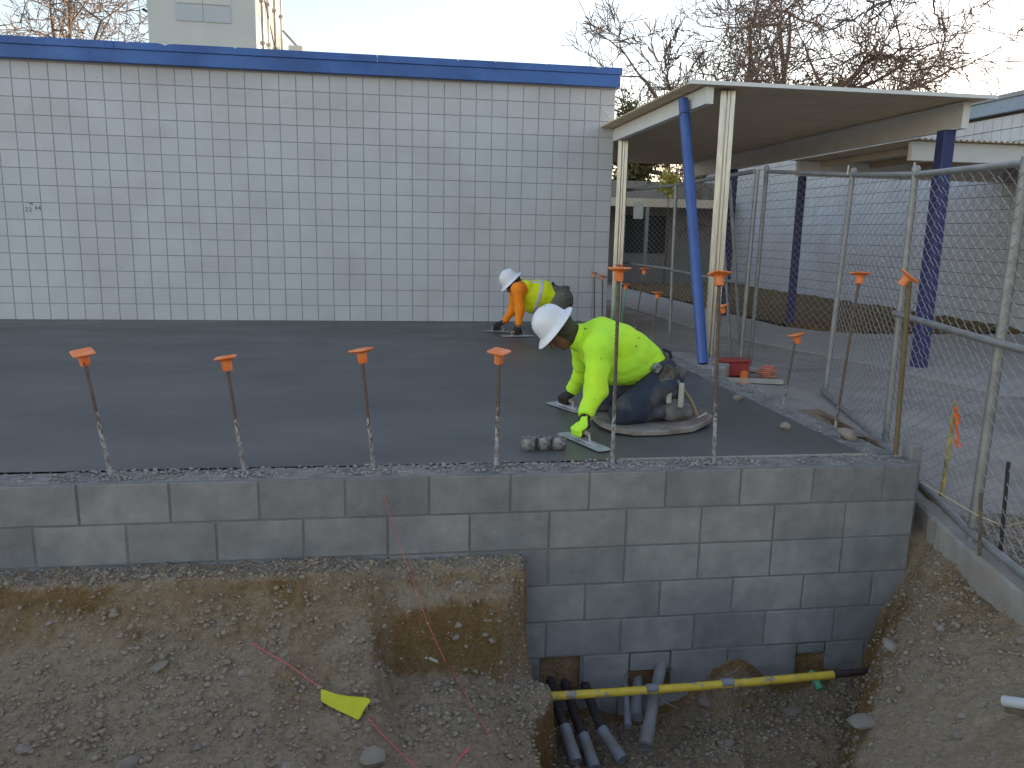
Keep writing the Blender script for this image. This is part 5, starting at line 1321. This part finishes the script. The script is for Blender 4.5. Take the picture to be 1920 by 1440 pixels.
# ================================================================== TREES
def bare_tree(base, height, label, seed, r0=.16, spread=.55, depth=6, droop=.0, mt_t='bark', mt_b='twig', group='bare trees behind the buildings', forks=(2, 3), trunk_h=.32, first=None, gnarl=.22, minr=.016):
    rnd = random.Random(seed); t = empty('bare_tree', base, label, 'tree', group)
    tr = MB(); br = MB(); B0 = np.zeros(3)
    def rv(): return np.array([rnd.gauss(0, 1), rnd.gauss(0, 1), rnd.gauss(0, 1)])
    def limb(p, d, L, r, lv):
        pts = [p]; n = 4 if lv < depth-1 else 3; rr = [r]; cur = p; dd = d
        for i in range(n):
            dd = nv(dd+rv()*gnarl*.5+np.array([0, 0, (.10 if lv < 3 else .03)-droop*lv*.05])); cur = cur+dd*L/n; pts.append(cur); rr.append(max(r*(1-.28*(i+1)/n), minr*.8))
        (tr if lv <= 1 else br).tube(pts, rr, 7 if lv < 2 else (4 if lv < 4 else 3), cap=False)
        if lv >= depth: return
        k = rnd.randint(*forks)
        for j in range(k):
            a = nv(dd+rv()*spread); limb(cur, a, L*rnd.uniform(.62, .86), rr[-1]*rnd.uniform(.62, .9), lv+1)
        for q in range(2 if lv >= 2 else 1):
            if lv >= 1:
                i = rnd.randint(1, n-1); limb(pts[i], nv(dd+rv()*spread*1.4), L*rnd.uniform(.35, .6), rr[i]*.5, lv+2)
    H0 = height*trunk_h
    limb(B0, nv(np.array([rnd.uniform(-.1, .1), rnd.uniform(-.1, .1), 1])), H0, r0, 0)
    tr.build('trunk', M[mt_t], t, True); br.build('crown', M[mt_b], t, True)
    return t
def tree_at(px, Y, topy, **k):
    b = P(px, 420, Y=Y); tp = P(px, topy, Y=Y); hgt = tp[2]-GZ
    return bare_tree((b[0], Y, GZ), hgt, **k)
tree_at(1318, 20, 30, label='upright bare tree rising behind the canopy roof', seed=4, r0=.20, trunk_h=.40, spread=.5, depth=7)
tree_at(1400, 23, -30, label='largest gnarled bare tree behind the canopy roof', seed=9, r0=.30, trunk_h=.42, spread=.62, depth=7, gnarl=.35)
tree_at(1225, 22, 95, label='low spreading bare tree beside the blue fascia end', seed=15, r0=.2, trunk_h=.42, spread=.75, depth=7, gnarl=.4)
tree_at(1480, 26, 55, label='dense warm twigged tree right of the gnarled tree', seed=21, r0=.22, trunk_h=.45, spread=.6, depth=7, droop=.5)
tree_at(1620, 24, 130, label='thin low bare tree over the far end of the canopy', seed=33, r0=.13, trunk_h=.52, spread=.7, depth=6)
tree_at(10, 30, 10, label='dense bare tree behind the end of the blue fascia', seed=41, r0=.2, trunk_h=.45, spread=.7, depth=7, gnarl=.3)
tree_at(135, 26, 5, label='thin bare sapling behind the blue fascia', seed=52, r0=.11, trunk_h=.55, spread=.5, depth=5)
# tree behind the right building whose branches hang into the sky
rt = empty('overhanging_tree', (13.5, 15, GZ), 'bare tree behind the block building with branches hanging into the open sky', 'tree')
TO = np.array([13.5, 15, GZ]); mbT = MB().at(TO); mbB = MB().at(TO)
trunk = [np.array([13.5, 15, GZ]), np.array([13.3, 15, 2.5]), np.array([13.0, 14.8, 5.0]), np.array([12.4, 14.6, 7.0])]
mbT.tube(trunk, [.24, .2, .17, .13], 9); hub = trunk[-1]
rnd = random.Random(3)
paths = [[(1780, -60), (1672, 0), (1640, 12), (1600, 38), (1560, 55), (1520, 62)], [(1780, -60), (1672, 0), (1660, 12), (1652, 20), (1662, 50)], [(1672, 0), (1634, 14), (1645, 35), (1637, 78)],
         [(1830, -70), (1748, -5), (1752, 25), (1765, 38), (1775, 54)], [(1880, -40), (1860, 0), (1826, 14), (1806, 30)], [(1600, 38), (1575, 40), (1555, 58)], [(1640, 12), (1620, 0), (1600, -10)], [(1960, 20), (1920, 50), (1912, 57)]]
for pi, pth in enumerate(paths):
    pts = [P(x, y, Y=14.0+.2*pi) for x, y in pth]
    if pth[0][1] < -20 or pth[0][0] > 1870: pts = [hub, (hub+pts[0])/2+np.array([0, 0, .5])]+pts
    fine = []
    for a, b in zip(pts[:-1], pts[1:]):
        for t in np.linspace(0, 1, 5)[:-1]: fine.append(a+(b-a)*t+np.array([rnd.gauss(0, .02), rnd.gauss(0, .04), rnd.gauss(0, .02)]))
    fine.append(pts[-1]); m = len(fine); mbB.tube(fine, [max(.055*(1-i/m)**1.1, .013) if pi not in (2, 5, 6) else .02*(1-i/m)+.012 for i in range(m)], 5)
    for i in range(max(2, m-13), m):
        for q in range(1):
            if rnd.random() < .55:
                d = nv(np.array([rnd.gauss(0, 1), rnd.gauss(0, .6), rnd.gauss(-.5, .8)])); L = rnd.uniform(.15, .5)
                mbB.tube([fine[i], fine[i]+d*L*.5+np.array([0, 0, -.02]), fine[i]+d*L+np.array([rnd.gauss(0, .05), 0, rnd.gauss(0, .05)])], [.014, .012, .009], 4)
mbT.build('trunk', M['bark'], rt, True); mbB.build('branches', M['bark'], rt, True)
# evergreens and a yellow leafed tree: crowns of many leaf-sized faces
def leafy(base, hgt, rad, label, seed, mt, name='evergreen_tree', n=5200, lf=.09, trunk_r=.09, z0=.35, cat='tree'):
    r = np.random.default_rng(seed); t = empty(name, base, label, cat)
    MB().tube([(0, 0, 0), (.05, 0, hgt*.45), (0, .05, hgt*.85)], [trunk_r, trunk_r*.7, trunk_r*.2], 8).build('trunk', M['bark'], t, True)
    cl = r.normal(size=(26, 3)); cl /= np.linalg.norm(cl, axis=1)[:, None]; cl *= r.uniform(.25, .95, 26)[:, None]
    c = cl[r.integers(0, 26, n)]+r.normal(0, .17, (n, 3)); c = c*np.array([rad, rad, hgt*(1-z0)*.5])+np.array([0, 0, hgt*(1+z0)*.5])
    a = r.normal(size=(n, 3)); a /= np.linalg.norm(a, axis=1)[:, None]; b = np.cross(a, r.normal(size=(n, 3))); b /= np.linalg.norm(b, axis=1)[:, None]
    s = r.uniform(.5, 1.2, n)[:, None]*lf
    V = np.stack([c-a*s-b*s*.35, c+a*s*.2-b*s*.45, c+a*s+b*s*.1, c-a*s*.1+b*s*.45], 1).reshape(-1, 3)
    link('crown', npmesh('crown', V, np.arange(4*n).reshape(n, 4), M[mt]), t)
b = P(1172, 420, Y=19); leafy((b[0]+.3, 19, GZ), P(1172, 172, Y=19)[2]-GZ, .75, 'dull brown green conifer behind the blue fascia end', 71, 'evergreen')
b = P(1495, 420, Y=29); leafy((b[0], 29, GZ), P(1495, 120, Y=29)[2]-GZ, 1.9, 'dark evergreen behind the dense warm twigged tree', 72, 'evergreen', n=6000, lf=.13)
b = P(1250, 420, Y=16.5); leafy((b[0], 16.5, GZ), P(1250, 318, Y=16.5)[2]-GZ, .30, 'small yellow leafed tree seen over the gate', 73, 'yellow_leaf', 'young_tree', 900, .05, .03, .75)
